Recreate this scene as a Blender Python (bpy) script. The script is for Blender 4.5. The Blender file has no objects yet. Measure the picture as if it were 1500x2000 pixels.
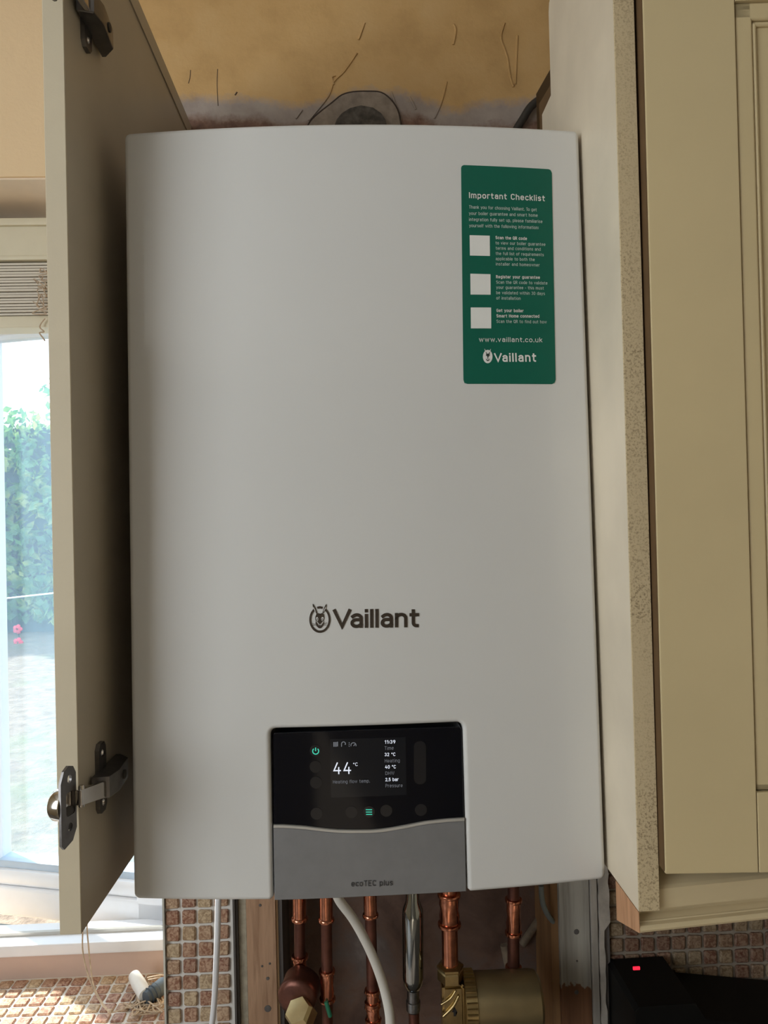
import bpy, bmesh, math, random
from mathutils import Vector, Matrix

random.seed(7)
scene = bpy.context.scene
COL = scene.collection

# ------------------------------------------------------------------ camera
CAM = Vector((-0.0053, -0.7015, -0.0171))
YAW, PITCH, ROLL = math.radians(2.0416), math.radians(0.6744), math.radians(-1.4027)
FPX = 1444.0
_f = Vector((math.sin(YAW) * math.cos(PITCH), math.cos(YAW) * math.cos(PITCH), math.sin(PITCH)))
_r0 = Vector((math.cos(YAW), -math.sin(YAW), 0))
_u0 = _r0.cross(_f)
_r = _r0 * math.cos(ROLL) + _u0 * math.sin(ROLL)
_u = -_r0 * math.sin(ROLL) + _u0 * math.cos(ROLL)
cam_data = bpy.data.cameras.new('camera')
cam_data.sensor_fit = 'HORIZONTAL'
cam_data.sensor_width = 36.0
cam_data.lens = FPX / 1500.0 * 36.0
cam_data.clip_start = 0.02
cam_data.clip_end = 200
cam = bpy.data.objects.new('camera', cam_data)
COL.objects.link(cam)
cam.matrix_world = Matrix(((_r.x, _u.x, -_f.x, CAM.x), (_r.y, _u.y, -_f.y, CAM.y), (_r.z, _u.z, -_f.z, CAM.z), (0, 0, 0, 1)))
scene.camera = cam

# ------------------------------------------------------------------ world, sun, daylight, exposure
world = bpy.data.worlds.new('world')
scene.world = world
world.use_nodes = True
bg = world.node_tree.nodes['Background']
bg.inputs['Color'].default_value = (0.86, 0.94, 1.0, 1)
bg.inputs['Strength'].default_value = 2.4

sun_d = bpy.data.lights.new('sun', 'SUN')
sun_d.energy = 9.0
sun_d.angle = math.radians(1.5)
sun_d.color = (1.0, 0.95, 0.86)
sun = bpy.data.objects.new('sun', sun_d)
COL.objects.link(sun)
sun.rotation_euler = Vector((0.60, -0.46, -0.70)).to_track_quat('-Z', 'Y').to_euler()


def area(name, loc, target, sx, sy, energy, color):
    d = bpy.data.lights.new(name, 'AREA')
    d.shape = 'RECTANGLE'
    d.size, d.size_y = sx, sy
    d.energy = energy
    d.color = color
    o = bpy.data.objects.new(name, d)
    COL.objects.link(o)
    o.location = loc
    o.rotation_euler = (Vector(target) - Vector(loc)).to_track_quat('-Z', 'Y').to_euler()
    return o


# daylight coming in through the window in the left wall
area('daylight_left', (-1.72, -1.55, 0.16), (0.0, -1.55, 0.16), 1.5, 1.3, 19, (0.93, 0.97, 1.0))

scene.view_settings.view_transform = 'Standard'
scene.view_settings.look = 'None'
scene.view_settings.gamma = 1.0
scene.view_settings.use_curve_mapping = False
scene.view_settings.exposure = 0.35


# ------------------------------------------------------------------ picking points in the place
def at(px, py, Y):
    d = _f + _r * ((px - 750.0) / FPX) + _u * ((1000.0 - py) / FPX)
    t = (Y - CAM.y) / d.y
    return CAM + d * t


# ------------------------------------------------------------------ materials
def new_mat(name):
    m = bpy.data.materials.new(name)
    m.use_nodes = True
    nt = m.node_tree
    return m, nt, nt.nodes['Principled BSDF']


def L(nt, a, b):
    nt.links.new(a, b)


def srgb(r, g, b):
    def c(v):
        v /= 255.0
        return v / 12.92 if v <= 0.04045 else ((v + 0.055) / 1.055) ** 2.4
    return (c(r), c(g), c(b))


def noise(nt, scale, detail=4, rough=0.55, stretch=None, coord='Object', dist=0.0):
    tc = nt.nodes.new('ShaderNodeTexCoord')
    out = tc.outputs[coord]
    if stretch:
        mp = nt.nodes.new('ShaderNodeMapping')
        mp.inputs['Scale'].default_value = stretch
        L(nt, out, mp.inputs['Vector'])
        out = mp.outputs['Vector']
    n = nt.nodes.new('ShaderNodeTexNoise')
    n.inputs['Scale'].default_value = scale
    n.inputs['Detail'].default_value = detail
    n.inputs['Roughness'].default_value = rough
    n.inputs['Distortion'].default_value = dist
    L(nt, out, n.inputs['Vector'])
    return n


def ramp(nt, fac, stops, interp='LINEAR'):
    r = nt.nodes.new('ShaderNodeValToRGB')
    r.color_ramp.interpolation = interp
    el = r.color_ramp.elements
    while len(el) < len(stops):
        el.new(0.5)
    for e, (p, c) in zip(el, stops):
        e.position = p
        e.color = (c[0], c[1], c[2], 1)
    L(nt, fac, r.inputs['Fac'])
    return r


def mixc(nt, fac, a, b):
    m = nt.nodes.new('ShaderNodeMix')
    m.data_type = 'RGBA'
    for sock, v in ((m.inputs[6], a), (m.inputs[7], b)):
        if isinstance(v, tuple):
            sock.default_value = (v[0], v[1], v[2], 1)
        else:
            L(nt, v, sock)
    if isinstance(fac, (int, float)):
        m.inputs[0].default_value = fac
    else:
        L(nt, fac, m.inputs[0])
    return m.outputs[2]


def mathn(nt, op, a, b=None, clamp=False):
    m = nt.nodes.new('ShaderNodeMath')
    m.operation = op
    m.use_clamp = clamp
    for i, v in enumerate((a, b)):
        if v is None:
            continue
        if isinstance(v, (int, float)):
            m.inputs[i].default_value = v
        else:
            L(nt, v, m.inputs[i])
    return m.outputs[0]


def bump(nt, bsdf, height, strength=0.3, distance=0.002):
    b = nt.nodes.new('ShaderNodeBump')
    b.inputs['Strength'].default_value = strength
    b.inputs['Distance'].default_value = distance
    L(nt, height, b.inputs['Height'])
    L(nt, b.outputs['Normal'], bsdf.inputs['Normal'])


def plain(name, col, rough=0.5, metal=0.0, var=0.06, scale=30, bmp=0.0, bscale=120, coat=0.0, stretch=None, spec=0.5, bdist=0.001):
    m, nt, b = new_mat(name)
    n = noise(nt, scale, stretch=stretch)
    lo = tuple(max(0, c * (1 - var)) for c in col)
    hi = tuple(min(1, c * (1 + var)) for c in col)
    r = ramp(nt, n.outputs['Fac'], [(0.3, lo), (0.7, hi)])
    L(nt, r.outputs['Color'], b.inputs['Base Color'])
    b.inputs['Roughness'].default_value = rough
    b.inputs['Metallic'].default_value = metal
    b.inputs['Specular IOR Level'].default_value = spec
    if coat:
        b.inputs['Coat Weight'].default_value = coat
        b.inputs['Coat Roughness'].default_value = 0.05
    if bmp:
        n2 = noise(nt, bscale, stretch=stretch)
        bump(nt, b, n2.outputs['Fac'], bmp, bdist)
    return m


def glow(name, col, strength):
    m, nt, b = new_mat(name)
    n = noise(nt, 200)
    r = ramp(nt, n.outputs['Fac'], [(0.3, tuple(c * 0.96 for c in col)), (0.7, col)])
    b.inputs['Base Color'].default_value = (0.004, 0.004, 0.004, 1)
    b.inputs['Specular IOR Level'].default_value = 0.2
    L(nt, r.outputs['Color'], b.inputs['Emission Color'])
    b.inputs['Emission Strength'].default_value = strength
    return m


def wood(name, dark, light, rough=0.7, knots=True):
    m, nt, b = new_mat(name)
    n = noise(nt, 10, 6, 0.6, stretch=(14, 14, 0.9), dist=0.6)
    r = ramp(nt, n.outputs['Fac'], [(0.3, dark), (0.55, light), (0.75, tuple(0.5 * (a + c) for a, c in zip(dark, light)))])
    n2 = noise(nt, 300, 3, stretch=(1, 1, 0.05))
    c = mixc(nt, mathn(nt, 'MULTIPLY', n2.outputs['Fac'], 0.3), r.outputs['Color'], tuple(0.5 * v for v in dark))
    L(nt, c, b.inputs['Base Color'])
    b.inputs['Roughness'].default_value = rough
    bump(nt, b, n2.outputs['Fac'], 0.35, 0.001)
    return m


M = {}
M['boiler_white'] = plain('boiler_white', (0.61, 0.605, 0.585), 0.32, var=0.012, scale=6, bmp=0.03, bscale=900, coat=0.55)
M['boiler_side'] = plain('boiler_side', (0.62, 0.62, 0.60), 0.45, var=0.02, scale=6)
M['black_glass'] = plain('black_glass', (0.002, 0.0024, 0.005), 0.06, var=0.1, spec=0.32)
M['glass_button'] = plain('glass_button', (0.008, 0.008, 0.010), 0.25, var=0.1)
M['screen_dark'] = plain('screen_dark', (0.007, 0.008, 0.011), 0.1, var=0.05, spec=0.4)
M['silver_flap'] = plain('silver_flap', (0.20, 0.20, 0.205), 0.42, metal=0.25, var=0.05, scale=60, bmp=0.05, bscale=1500)
M['silver_lip'] = plain('silver_lip', (0.48, 0.46, 0.42), 0.3, metal=0.35, var=0.04)
M['text_dark'] = plain('text_dark', (0.018, 0.018, 0.02), 0.45)
M['chrome_logo'] = plain('chrome_logo', (0.21, 0.185, 0.17), 0.12, metal=1.0, var=0.1, scale=40)
M['scr_white'] = glow('scr_white', (0.85, 0.9, 1.0), 0.75)
M['scr_dim'] = glow('scr_dim', (0.55, 0.58, 0.64), 0.24)
M['scr_green'] = glow('scr_green', (0.08, 0.8, 0.55), 0.6)
M['sticker_green'] = plain('sticker_green', srgb(3, 90, 72), 0.4, var=0.04, scale=20, spec=0.35)
M['sticker_white'] = plain('sticker_white', (0.72, 0.72, 0.69), 0.5, var=0.02)
M['sticker_soft'] = plain('sticker_soft', (0.52, 0.62, 0.57), 0.5, var=0.02)
M['sticker_dark'] = plain('sticker_dark', (0.015, 0.03, 0.026), 0.5)
M['panel_cream'] = plain('panel_cream', (0.50, 0.435, 0.335), 0.42, var=0.05, scale=9, bmp=0.06, bscale=400)
M['panel_edge'] = plain('panel_edge', (0.56, 0.485, 0.35), 0.5, var=0.04, scale=14, bmp=0.08, bscale=400)
M['door_paint'] = plain('door_paint', (0.56, 0.45, 0.255), 0.42, var=0.04, scale=7, bmp=0.05, bscale=90)
M['pelmet_paint'] = plain('pelmet_paint', (0.60, 0.49, 0.30), 0.45, var=0.08, scale=25, bmp=0.1, bscale=60, stretch=(0.4, 1, 1))
M['gap_brown'] = plain('gap_brown', (0.11, 0.06, 0.022), 0.7, var=0.1)
M['hinge_grey'] = plain('hinge_grey', (0.16, 0.15, 0.145), 0.38, metal=0.85, var=0.15, scale=90, bmp=0.1, bscale=500)
M['hinge_chrome'] = plain('hinge_chrome', (0.62, 0.59, 0.56), 0.14, metal=1.0, var=0.06, scale=60)
M['copper'] = plain('copper', (0.58, 0.24, 0.15), 0.2, metal=1.0, var=0.25, scale=60, bmp=0.15, bscale=160)
M['copper_dull'] = plain('copper_dull', (0.15, 0.062, 0.045), 0.38, metal=0.8, var=0.3, scale=40, bmp=0.1, bscale=200)
M['chrome'] = plain('chrome', (0.36, 0.39, 0.40), 0.07, metal=1.0, var=0.04)
M['chrome_knurl'] = plain('chrome_knurl', (0.22, 0.23, 0.24), 0.3, metal=1.0, var=0.2, scale=200)
M['brass'] = plain('brass', (0.42, 0.32, 0.155), 0.3, metal=1.0, var=0.15, scale=60, bmp=0.1, bscale=300)
M['brass_pale'] = plain('brass_pale', (0.62, 0.52, 0.30), 0.3, metal=1.0, var=0.1, scale=60)
M['bronze_body'] = plain('bronze_body', (0.30, 0.235, 0.125), 0.42, metal=0.8, var=0.12, scale=30)
M['cable_white'] = plain('cable_white', (0.66, 0.64, 0.59), 0.4, var=0.04)
M['cable_grey'] = plain('cable_grey', (0.20, 0.23, 0.23), 0.45, var=0.06)
M['cable_dark'] = plain('cable_dark', (0.035, 0.03, 0.025), 0.55, var=0.1)
M['tape_green'] = plain('tape_green', (0.02, 0.22, 0.12), 0.5, var=0.1)
M['trim_peeling'] = plain('trim_peeling', (0.55, 0.54, 0.48), 0.7, var=0.35, scale=60, bmp=0.5, bscale=140, stretch=(1, 1, 0.18))
M['trim_dark'] = plain('trim_dark', (0.10, 0.09, 0.085), 0.55, var=0.4, scale=40, bmp=0.3, bscale=100, stretch=(1, 1, 0.1))
M['board_edge'] = plain('board_edge', (0.36, 0.32, 0.24), 0.85, var=0.2, scale=80, bmp=0.4, bscale=200)
M['grout'] = plain('grout', (0.72, 0.70, 0.66), 0.85, var=0.06, scale=60, bmp=0.4, bscale=250)
M['timber'] = wood('timber', (0.33, 0.19, 0.11), (0.50, 0.31, 0.19))
M['raw_wood'] = wood('raw_wood', (0.36, 0.18, 0.085), (0.55, 0.30, 0.16))
M['white_plastic'] = plain('white_plastic', (0.78, 0.80, 0.84), 0.3, var=0.02)
M['blind_wood'] = plain('blind_wood', (0.66, 0.60, 0.50), 0.45, var=0.06, scale=30, stretch=(0.1, 1, 1))
M['blind_head'] = plain('blind_head', (0.68, 0.62, 0.46), 0.45, var=0.03)
M['cord'] = plain('cord', (0.50, 0.39, 0.28), 0.8, var=0.2, scale=200)
M['tassel_white'] = plain('tassel_white', (0.72, 0.70, 0.66), 0.6, var=0.05)
M['tassel_dark'] = plain('tassel_dark', (0.05, 0.07, 0.09), 0.5, var=0.2)
M['pink_plaster'] = plain('pink_plaster', (0.58, 0.43, 0.36), 0.8, var=0.05, scale=14, bmp=0.1)
M['black_appliance'] = plain('black_appliance', (0.004, 0.004, 0.004), 0.5, var=0.2, spec=0.2)
M['red_led'] = glow('red_led', (1.0, 0.02, 0.05), 1.2)
M['rear_wall'] = plain('rear_wall', (0.26, 0.23, 0.19), 0.8, var=0.05, scale=4)
M['room_wall'] = plain('room_wall', (0.62, 0.53, 0.38), 0.85, var=0.03, scale=5)
M['ceiling_paint'] = plain('ceiling_paint', (0.78, 0.76, 0.72), 0.9, var=0.02, scale=5)
M['floor_tile'] = plain('floor_tile', (0.42, 0.36, 0.29), 0.6, var=0.15, scale=4)
M['worktop'] = plain('worktop', (0.12, 0.10, 0.085), 0.4, var=0.3, scale=120)
M['void_dark'] = None
M['bark_dark'] = plain('bark_dark', (0.03, 0.055, 0.07), 0.9, var=0.4, scale=3)
M['crack_brown'] = plain('crack_brown', (0.12, 0.08, 0.05), 0.9, var=0.2)
M['red_petal'] = plain('red_petal', (0.7, 0.06, 0.12), 0.6, var=0.1)


def wall_material():
    m, nt, b = new_mat('old_yellow_wall')
    tc = nt.nodes.new('ShaderNodeTexCoord')
    sep = nt.nodes.new('ShaderNodeSeparateXYZ')
    L(nt, tc.outputs['Object'], sep.inputs[0])
    big = noise(nt, 3.2, 3, stretch=(1, 1, 0.6))
    mid = noise(nt, 16, 5, 0.6)
    fine = noise(nt, 70, 5, 0.65)
    # height of the paint edge wanders with x; bare skim and brown render below it
    wob = mathn(nt, 'ADD', mathn(nt, 'MULTIPLY', mathn(nt, 'SUBTRACT', big.outputs['Fac'], 0.5), 0.16),
                mathn(nt, 'MULTIPLY', mathn(nt, 'SUBTRACT', fine.outputs['Fac'], 0.5), 0.025))
    h = mathn(nt, 'ADD', sep.outputs['Z'], wob)
    h = mathn(nt, 'ADD', h, mathn(nt, 'LESS_THAN', sep.outputs['X'], -0.262))
    yel_v = ramp(nt, mid.outputs['Fac'], [(0.25, (0.52, 0.315, 0.12)), (0.5, (0.62, 0.385, 0.155)), (0.75, (0.66, 0.43, 0.19))])
    skim_v = ramp(nt, mid.outputs['Fac'], [(0.3, (0.30, 0.24, 0.21)), (0.7, (0.46, 0.39, 0.34))])
    brn_v = ramp(nt, fine.outputs['Fac'], [(0.3, (0.15, 0.075, 0.05)), (0.7, (0.30, 0.17, 0.12))])
    f1 = mathn(nt, 'MULTIPLY', mathn(nt, 'SUBTRACT', h, 0.628), 60, clamp=True)
    f2 = mathn(nt, 'MULTIPLY', mathn(nt, 'SUBTRACT', h, 0.598), 70, clamp=True)
    c = mixc(nt, f2, brn_v.outputs['Color'], skim_v.outputs['Color'])
    c = mixc(nt, f1, c, yel_v.outputs['Color'])
    lit_v = ramp(nt, big.outputs['Fac'], [(0.3, (0.80, 0.585, 0.345)), (0.7, (0.84, 0.625, 0.38))])  # paler copy of the yellow paint, imitating stronger light left of the cabinet
    plainer = mathn(nt, 'MAXIMUM', mathn(nt, 'LESS_THAN', sep.outputs['X'], -0.43), mathn(nt, 'LESS_THAN', sep.outputs['Z'], -0.2))
    c = mixc(nt, plainer, c, lit_v.outputs['Color'])
    L(nt, c, b.inputs['Base Color'])
    b.inputs['Roughness'].default_value = 0.6
    hh = mathn(nt, 'ADD', mid.outputs['Fac'], mathn(nt, 'MULTIPLY', fine.outputs['Fac'], 0.4))
    bump(nt, b, hh, 0.35, 0.004)
    return m


def plaster_void_material():
    m, nt, b = new_mat('old_render')
    big = noise(nt, 9, 5, 0.6, dist=0.5)
    fine = noise(nt, 60, 5)
    r = ramp(nt, big.outputs['Fac'], [(0.3, (0.07, 0.038, 0.028)), (0.5, (0.17, 0.10, 0.072)), (0.62, (0.15, 0.115, 0.10)), (0.72, (0.24, 0.20, 0.18))])
    c = mixc(nt, mathn(nt, 'MULTIPLY', fine.outputs['Fac'], 0.4), r.outputs['Color'], (0.08, 0.05, 0.04))
    L(nt, c, b.inputs['Base Color'])
    b.inputs['Roughness'].default_value = 0.8
    bump(nt, b, fine.outputs['Fac'], 0.5, 0.004)
    return m


def tile_material(name, cols, gain=1.0):
    m, nt, b = new_mat(name)
    oi = nt.nodes.new('ShaderNodeObjectInfo')
    stops = [(i / len(cols), tuple(v * gain for v in c)) for i, c in enumerate(cols)]
    base = ramp(nt, oi.outputs['Random'], stops, 'CONSTANT')
    tc = nt.nodes.new('ShaderNodeTexCoord')
    vm = nt.nodes.new('ShaderNodeVectorMath')
    vm.operation = 'ADD'
    L(nt, tc.outputs['Object'], vm.inputs[0])
    sc = nt.nodes.new('ShaderNodeVectorMath')
    sc.operation = 'SCALE'
    sc.inputs['Scale'].default_value = 3.7
    L(nt, oi.outputs['Location'], sc.inputs[0])
    L(nt, sc.outputs[0], vm.inputs[1])
    n = nt.nodes.new('ShaderNodeTexNoise')
    n.inputs['Scale'].default_value = 170
    n.inputs['Detail'].default_value = 4
    n.inputs['Distortion'].default_value = 1.2
    L(nt, vm.outputs[0], n.inputs['Vector'])
    light = mixc(nt, 0.45, base.outputs['Color'], (0.62 * gain, 0.50 * gain, 0.36 * gain))
    dark = mixc(nt, 0.5, base.outputs['Color'], (0.12 * gain, 0.05 * gain, 0.03 * gain))
    f = ramp(nt, n.outputs['Fac'], [(0.38, (0, 0, 0)), (0.6, (1, 1, 1))])
    L(nt, mixc(nt, f.outputs['Color'], dark, light), b.inputs['Base Color'])
    b.inputs['Roughness'].default_value = 0.45
    bump(nt, b, n.outputs['Fac'], 0.4, 0.001)
    return m


def speckle_material():
    m, nt, b = new_mat('speckled_edge')
    n = noise(nt, 560, 3, 0.75)
    big = noise(nt, 9, 3)
    f = mathn(nt, 'MULTIPLY', ramp(nt, n.outputs['Fac'], [(0.50, (0, 0, 0)), (0.62, (1, 1, 1))]).outputs['Color'],
              ramp(nt, big.outputs['Fac'], [(0.35, (0.1, 0.1, 0.1)), (0.6, (0.75, 0.75, 0.75))]).outputs['Color'])
    L(nt, mixc(nt, f, (0.54, 0.43, 0.26), (0.17, 0.115, 0.06)), b.inputs['Base Color'])
    b.inputs['Roughness'].default_value = 0.75
    bump(nt, b, n.outputs['Fac'], 0.3, 0.001)
    return m


def weathered_material():
    """white paint flaking off brown timber, mostly at the low end"""
    m, nt, b = new_mat('flaking_timber')
    tc = nt.nodes.new('ShaderNodeTexCoord')
    sep = nt.nodes.new('ShaderNodeSeparateXYZ')
    L(nt, tc.outputs['Object'], sep.inputs[0])
    grain = noise(nt, 60, 5, 0.6, stretch=(1, 1, 0.06), dist=0.4)
    mid = noise(nt, 40, 4, 0.6, stretch=(1, 1, 0.5))
    paint = ramp(nt, grain.outputs['Fac'], [(0.3, (0.22, 0.20, 0.17)), (0.6, (0.42, 0.40, 0.35))])
    brown = ramp(nt, grain.outputs['Fac'], [(0.3, (0.12, 0.05, 0.02)), (0.7, (0.24, 0.11, 0.05))])
    h = mathn(nt, 'ADD', sep.outputs['Z'], mathn(nt, 'MULTIPLY', mathn(nt, 'SUBTRACT', mid.outputs['Fac'], 0.5), 0.09))
    f = mathn(nt, 'MULTIPLY', mathn(nt, 'ADD', h, 0.728), 250, clamp=True)
    L(nt, mixc(nt, f, brown.outputs['Color'], paint.outputs['Color']), b.inputs['Base Color'])
    b.inputs['Roughness'].default_value = 0.75
    bump(nt, b, grain.outputs['Fac'], 0.5, 0.002)
    return m


def lawn_material():
    m, nt, b = new_mat('dry_lawn')
    big = noise(nt, 0.9, 4)
    fine = noise(nt, 9, 6, 0.7)
    straw = ramp(nt, fine.outputs['Fac'], [(0.3, (0.11, 0.082, 0.06)), (0.7, (0.29, 0.235, 0.18))])
    c = mixc(nt, ramp(nt, big.outputs['Fac'], [(0.52, (0, 0, 0)), (0.72, (0.6, 0.6, 0.6))]).outputs['Color'], straw.outputs['Color'], (0.13, 0.19, 0.08))
    L(nt, c, b.inputs['Base Color'])
    b.inputs['Roughness'].default_value = 0.9
    bump(nt, b, fine.outputs['Fac'], 0.8, 0.05)
    return m


def leaf_material():
    m, nt, b = new_mat('hedge_leaves')
    n = noise(nt, 2.2, 4, 0.7)
    n2 = noise(nt, 14, 2)
    a = ramp(nt, n.outputs['Fac'], [(0.35, (0.05, 0.20, 0.12)), (0.5, (0.18, 0.38, 0.12)), (0.62, (0.55, 0.60, 0.16))])
    c = mixc(nt, mathn(nt, 'MULTIPLY', n2.outputs['Fac'], 0.6), a.outputs['Color'], (0.10, 0.25, 0.12))
    L(nt, c, b.inputs['Base Color'])
    b.inputs['Roughness'].default_value = 0.4
    tr = nt.nodes.new('ShaderNodeBsdfTranslucent')
    L(nt, c, tr.inputs['Color'])
    mx = nt.nodes.new('ShaderNodeMixShader')
    mx.inputs[0].default_value = 0.4
    L(nt, b.outputs[0], mx.inputs[1])
    L(nt, tr.outputs[0], mx.inputs[2])
    L(nt, mx.outputs[0], nt.nodes['Material Output'].inputs['Surface'])
    return m


def pane_material():
    """clear window glass with a bluish haze mixed in to imitate outdoor glare"""
    m, nt, b = new_mat('hazed_glass')
    nt.nodes.remove(b)
    t = nt.nodes.new('ShaderNodeBsdfTransparent')
    t.inputs['Color'].default_value = (0.93, 0.97, 1.0, 1)
    d = nt.nodes.new('ShaderNodeBsdfTranslucent')
    d.inputs['Color'].default_value = (0.55, 0.80, 1.0, 1)  # pale blue scatter, glare from outside put into the glass
    g = nt.nodes.new('ShaderNodeBsdfGlossy')
    g.inputs['Roughness'].default_value = 0.02
    n = noise(nt, 6, 4, stretch=(6, 6, 0.4))
    f = mathn(nt, 'ADD', mathn(nt, 'MULTIPLY', n.outputs['Fac'], 0.11), 0.075)
    m1 = nt.nodes.new('ShaderNodeMixShader')
    L(nt, f, m1.inputs[0])
    L(nt, t.outputs[0], m1.inputs[1])
    L(nt, d.outputs[0], m1.inputs[2])
    m2 = nt.nodes.new('ShaderNodeMixShader')
    m2.inputs[0].default_value = 0.05
    L(nt, m1.outputs[0], m2.inputs[1])
    L(nt, g.outputs[0], m2.inputs[2])
    L(nt, m2.outputs[0], nt.nodes['Material Output'].inputs['Surface'])
    return m


M['wall'] = wall_material()
M['void'] = plaster_void_material()
TC = [(0.34, 0.13, 0.075), (0.42, 0.20, 0.12), (0.52, 0.36, 0.20), (0.30, 0.11, 0.07), (0.46, 0.27, 0.16), (0.56, 0.42, 0.25), (0.38, 0.17, 0.10), (0.48, 0.30, 0.18)]
M['tile'] = tile_material('tumbled_tile', TC)
M['tile_shaded'] = tile_material('tumbled_tile_shaded', TC, 0.55)  # same tile colours darkened to paint in the shade under the cabinet
M['speckle'] = speckle_material()
M['flaking'] = weathered_material()
M['lawn'] = lawn_material()
M['leaf'] = leaf_material()
M['pane'] = pane_material()


# ------------------------------------------------------------------ object helpers
def link(name, me, mat, parent=None, smooth=None, weighted=False):
    o = bpy.data.objects.new(name, me)
    COL.objects.link(o)
    if mat is not None and not me.materials:
        me.materials.append(mat if not isinstance(mat, str) else M[mat])
    if smooth is not None:
        for p in me.polygons:
            p.use_smooth = True
        me.set_sharp_from_angle(angle=math.radians(smooth))
    if weighted:
        w = o.modifiers.new('weighted', 'WEIGHTED_NORMAL')
        w.keep_sharp = True
        w.weight = 60
    if parent is not None:
        o.parent = parent
        o.matrix_parent_inverse = Matrix.Translation(-Vector(parent.get('base', (0, 0, 0))))
    return o


def tag(o, label=None, cat=None, group=None, kind=None):
    if label:
        o['label'] = label
    if cat:
        o['category'] = cat
    if group:
        o['group'] = group
    if kind:
        o['kind'] = kind
    return o


def thing(name, base, label, cat, group=None, kind=None):
    e = bpy.data.objects.new(name, None)
    e.empty_display_size = 0.05
    COL.objects.link(e)
    e.location = base
    e['base'] = tuple(base)
    return tag(e, label, cat, group, kind)


def bm_mesh(name, bm):
    bmesh.ops.recalc_face_normals(bm, faces=bm.faces)
    me = bpy.data.meshes.new(name)
    bm.to_mesh(me)
    bm.free()
    return me


def bm_box(bm, x0, x1, y0, y1, z0, z1, bev=0.0, seg=2):
    vs = [bm.verts.new(p) for p in ((x0, y0, z0), (x1, y0, z0), (x1, y1, z0), (x0, y1, z0), (x0, y0, z1), (x1, y0, z1), (x1, y1, z1), (x0, y1, z1))]
    fs = [bm.faces.new([vs[i] for i in q]) for q in ((0, 3, 2, 1), (4, 5, 6, 7), (0, 1, 5, 4), (1, 2, 6, 5), (2, 3, 7, 6), (3, 0, 4, 7))]
    if bev:
        es = list({e for f in fs for e in f.edges})
        bmesh.ops.bevel(bm, geom=es, offset=bev, segments=seg, profile=0.5, affect='EDGES')


def box(name, x0, x1, y0, y1, z0, z1, mat, parent=None, bev=0.0, fn=None, seg=2):
    bm = bmesh.new()
    bm_box(bm, min(x0, x1), max(x0, x1), min(y0, y1), max(y0, y1), min(z0, z1), max(z0, z1), bev, seg)
    if fn:
        for v in bm.verts:
            v.co = fn(v.co)
    return link(name, bm_mesh(name, bm), mat, parent, 40 if bev else None, bool(bev))


def boxes(name, lst, mat, parent=None, bev=0.0, fn=None):
    bm = bmesh.new()
    for b in lst:
        bm_box(bm, *b, bev)
    if fn:
        for v in bm.verts:
            v.co = fn(v.co)
    return link(name, bm_mesh(name, bm), mat, parent, 40 if bev else None, bool(bev))


def spline(pts, n=8):
    pts = [Vector(p) for p in pts]
    out = []
    P = [pts[0] * 2 - pts[1]] + pts + [pts[-1] * 2 - pts[-2]]
    for i in range(1, len(P) - 2):
        a, b, c, d = P[i - 1:i + 3]
        for k in range(n):
            t = k / n
            out.append(0.5 * ((2 * b) + (c - a) * t + (2 * a - 5 * b + 4 * c - d) * t * t + (3 * b - a - 3 * c + d) * t ** 3))
    out.append(pts[-1])
    return out


def bm_tube(bm, pts, r, seg=12, radii=None):
    pts = [Vector(p) for p in pts]
    t0 = (pts[1] - pts[0]).normalized()
    up = Vector((0, 0, 1)) if abs(t0.z) < 0.9 else Vector((1, 0, 0))
    n = (up - t0 * up.dot(t0)).normalized()
    rings = []
    for i, p in enumerate(pts):
        if i == 0:
            t = t0
        elif i == len(pts) - 1:
            t = (pts[i] - pts[i - 1]).normalized()
        else:
            t = (pts[i + 1] - pts[i - 1]).normalized()
        n = (n - t * n.dot(t)).normalized()
        b = t.cross(n)
        rr = radii[i] if radii else r
        rings.append([bm.verts.new(p + (n * math.cos(2 * math.pi * k / seg) + b * math.sin(2 * math.pi * k / seg)) * rr) for k in range(seg)])
    for a, c in zip(rings, rings[1:]):
        for k in range(seg):
            bm.faces.new((a[k], a[(k + 1) % seg], c[(k + 1) % seg], c[k]))
    bm.faces.new(rings[0][::-1])
    bm.faces.new(rings[-1])


def tube(name, pts, r, mat, parent=None, seg=12, n=8, smooth=True, radii=None):
    bm = bmesh.new()
    bm_tube(bm, spline(pts, n) if (len(pts) > 2 and n > 1) else pts, r, seg, radii)
    return link(name, bm_mesh(name, bm), mat, parent, 50)


def lathe(name, prof, origin, axis, mat, parent=None, seg=24, smooth=35):
    """prof: (radius, distance along axis) pairs"""
    axis = Vector(axis).normalized()
    q = Vector((0, 0, 1)).rotation_difference(axis)
    o = Vector(origin)
    bm = bmesh.new()
    rings = []
    for r, h in prof:
        rings.append([bm.verts.new(o + q @ Vector((r * math.cos(2 * math.pi * k / seg), r * math.sin(2 * math.pi * k / seg), h))) for k in range(seg)])
    for a, c in zip(rings, rings[1:]):
        for k in range(seg):
            bm.faces.new((a[k], a[(k + 1) % seg], c[(k + 1) % seg], c[k]))
    bm.faces.new(rings[0][::-1])
    bm.faces.new(rings[-1])
    return link(name, bm_mesh(name, bm), mat, parent, smooth)


def extrude_poly(bm, poly, d0, d1, to3):
    """poly of 2D points extruded between depths d0 and d1; to3(u, v, d) -> point"""
    a = [bm.verts.new(to3(u, v, d0)) for u, v in poly]
    b = [bm.verts.new(to3(u, v, d1)) for u, v in poly]
    f0 = bm.faces.new(a)
    f1 = bm.faces.new(b[::-1])
    n = len(poly)
    for i in range(n):
        bm.faces.new((a[i], b[i], b[(i + 1) % n], a[(i + 1) % n]))
    return f0, f1


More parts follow.
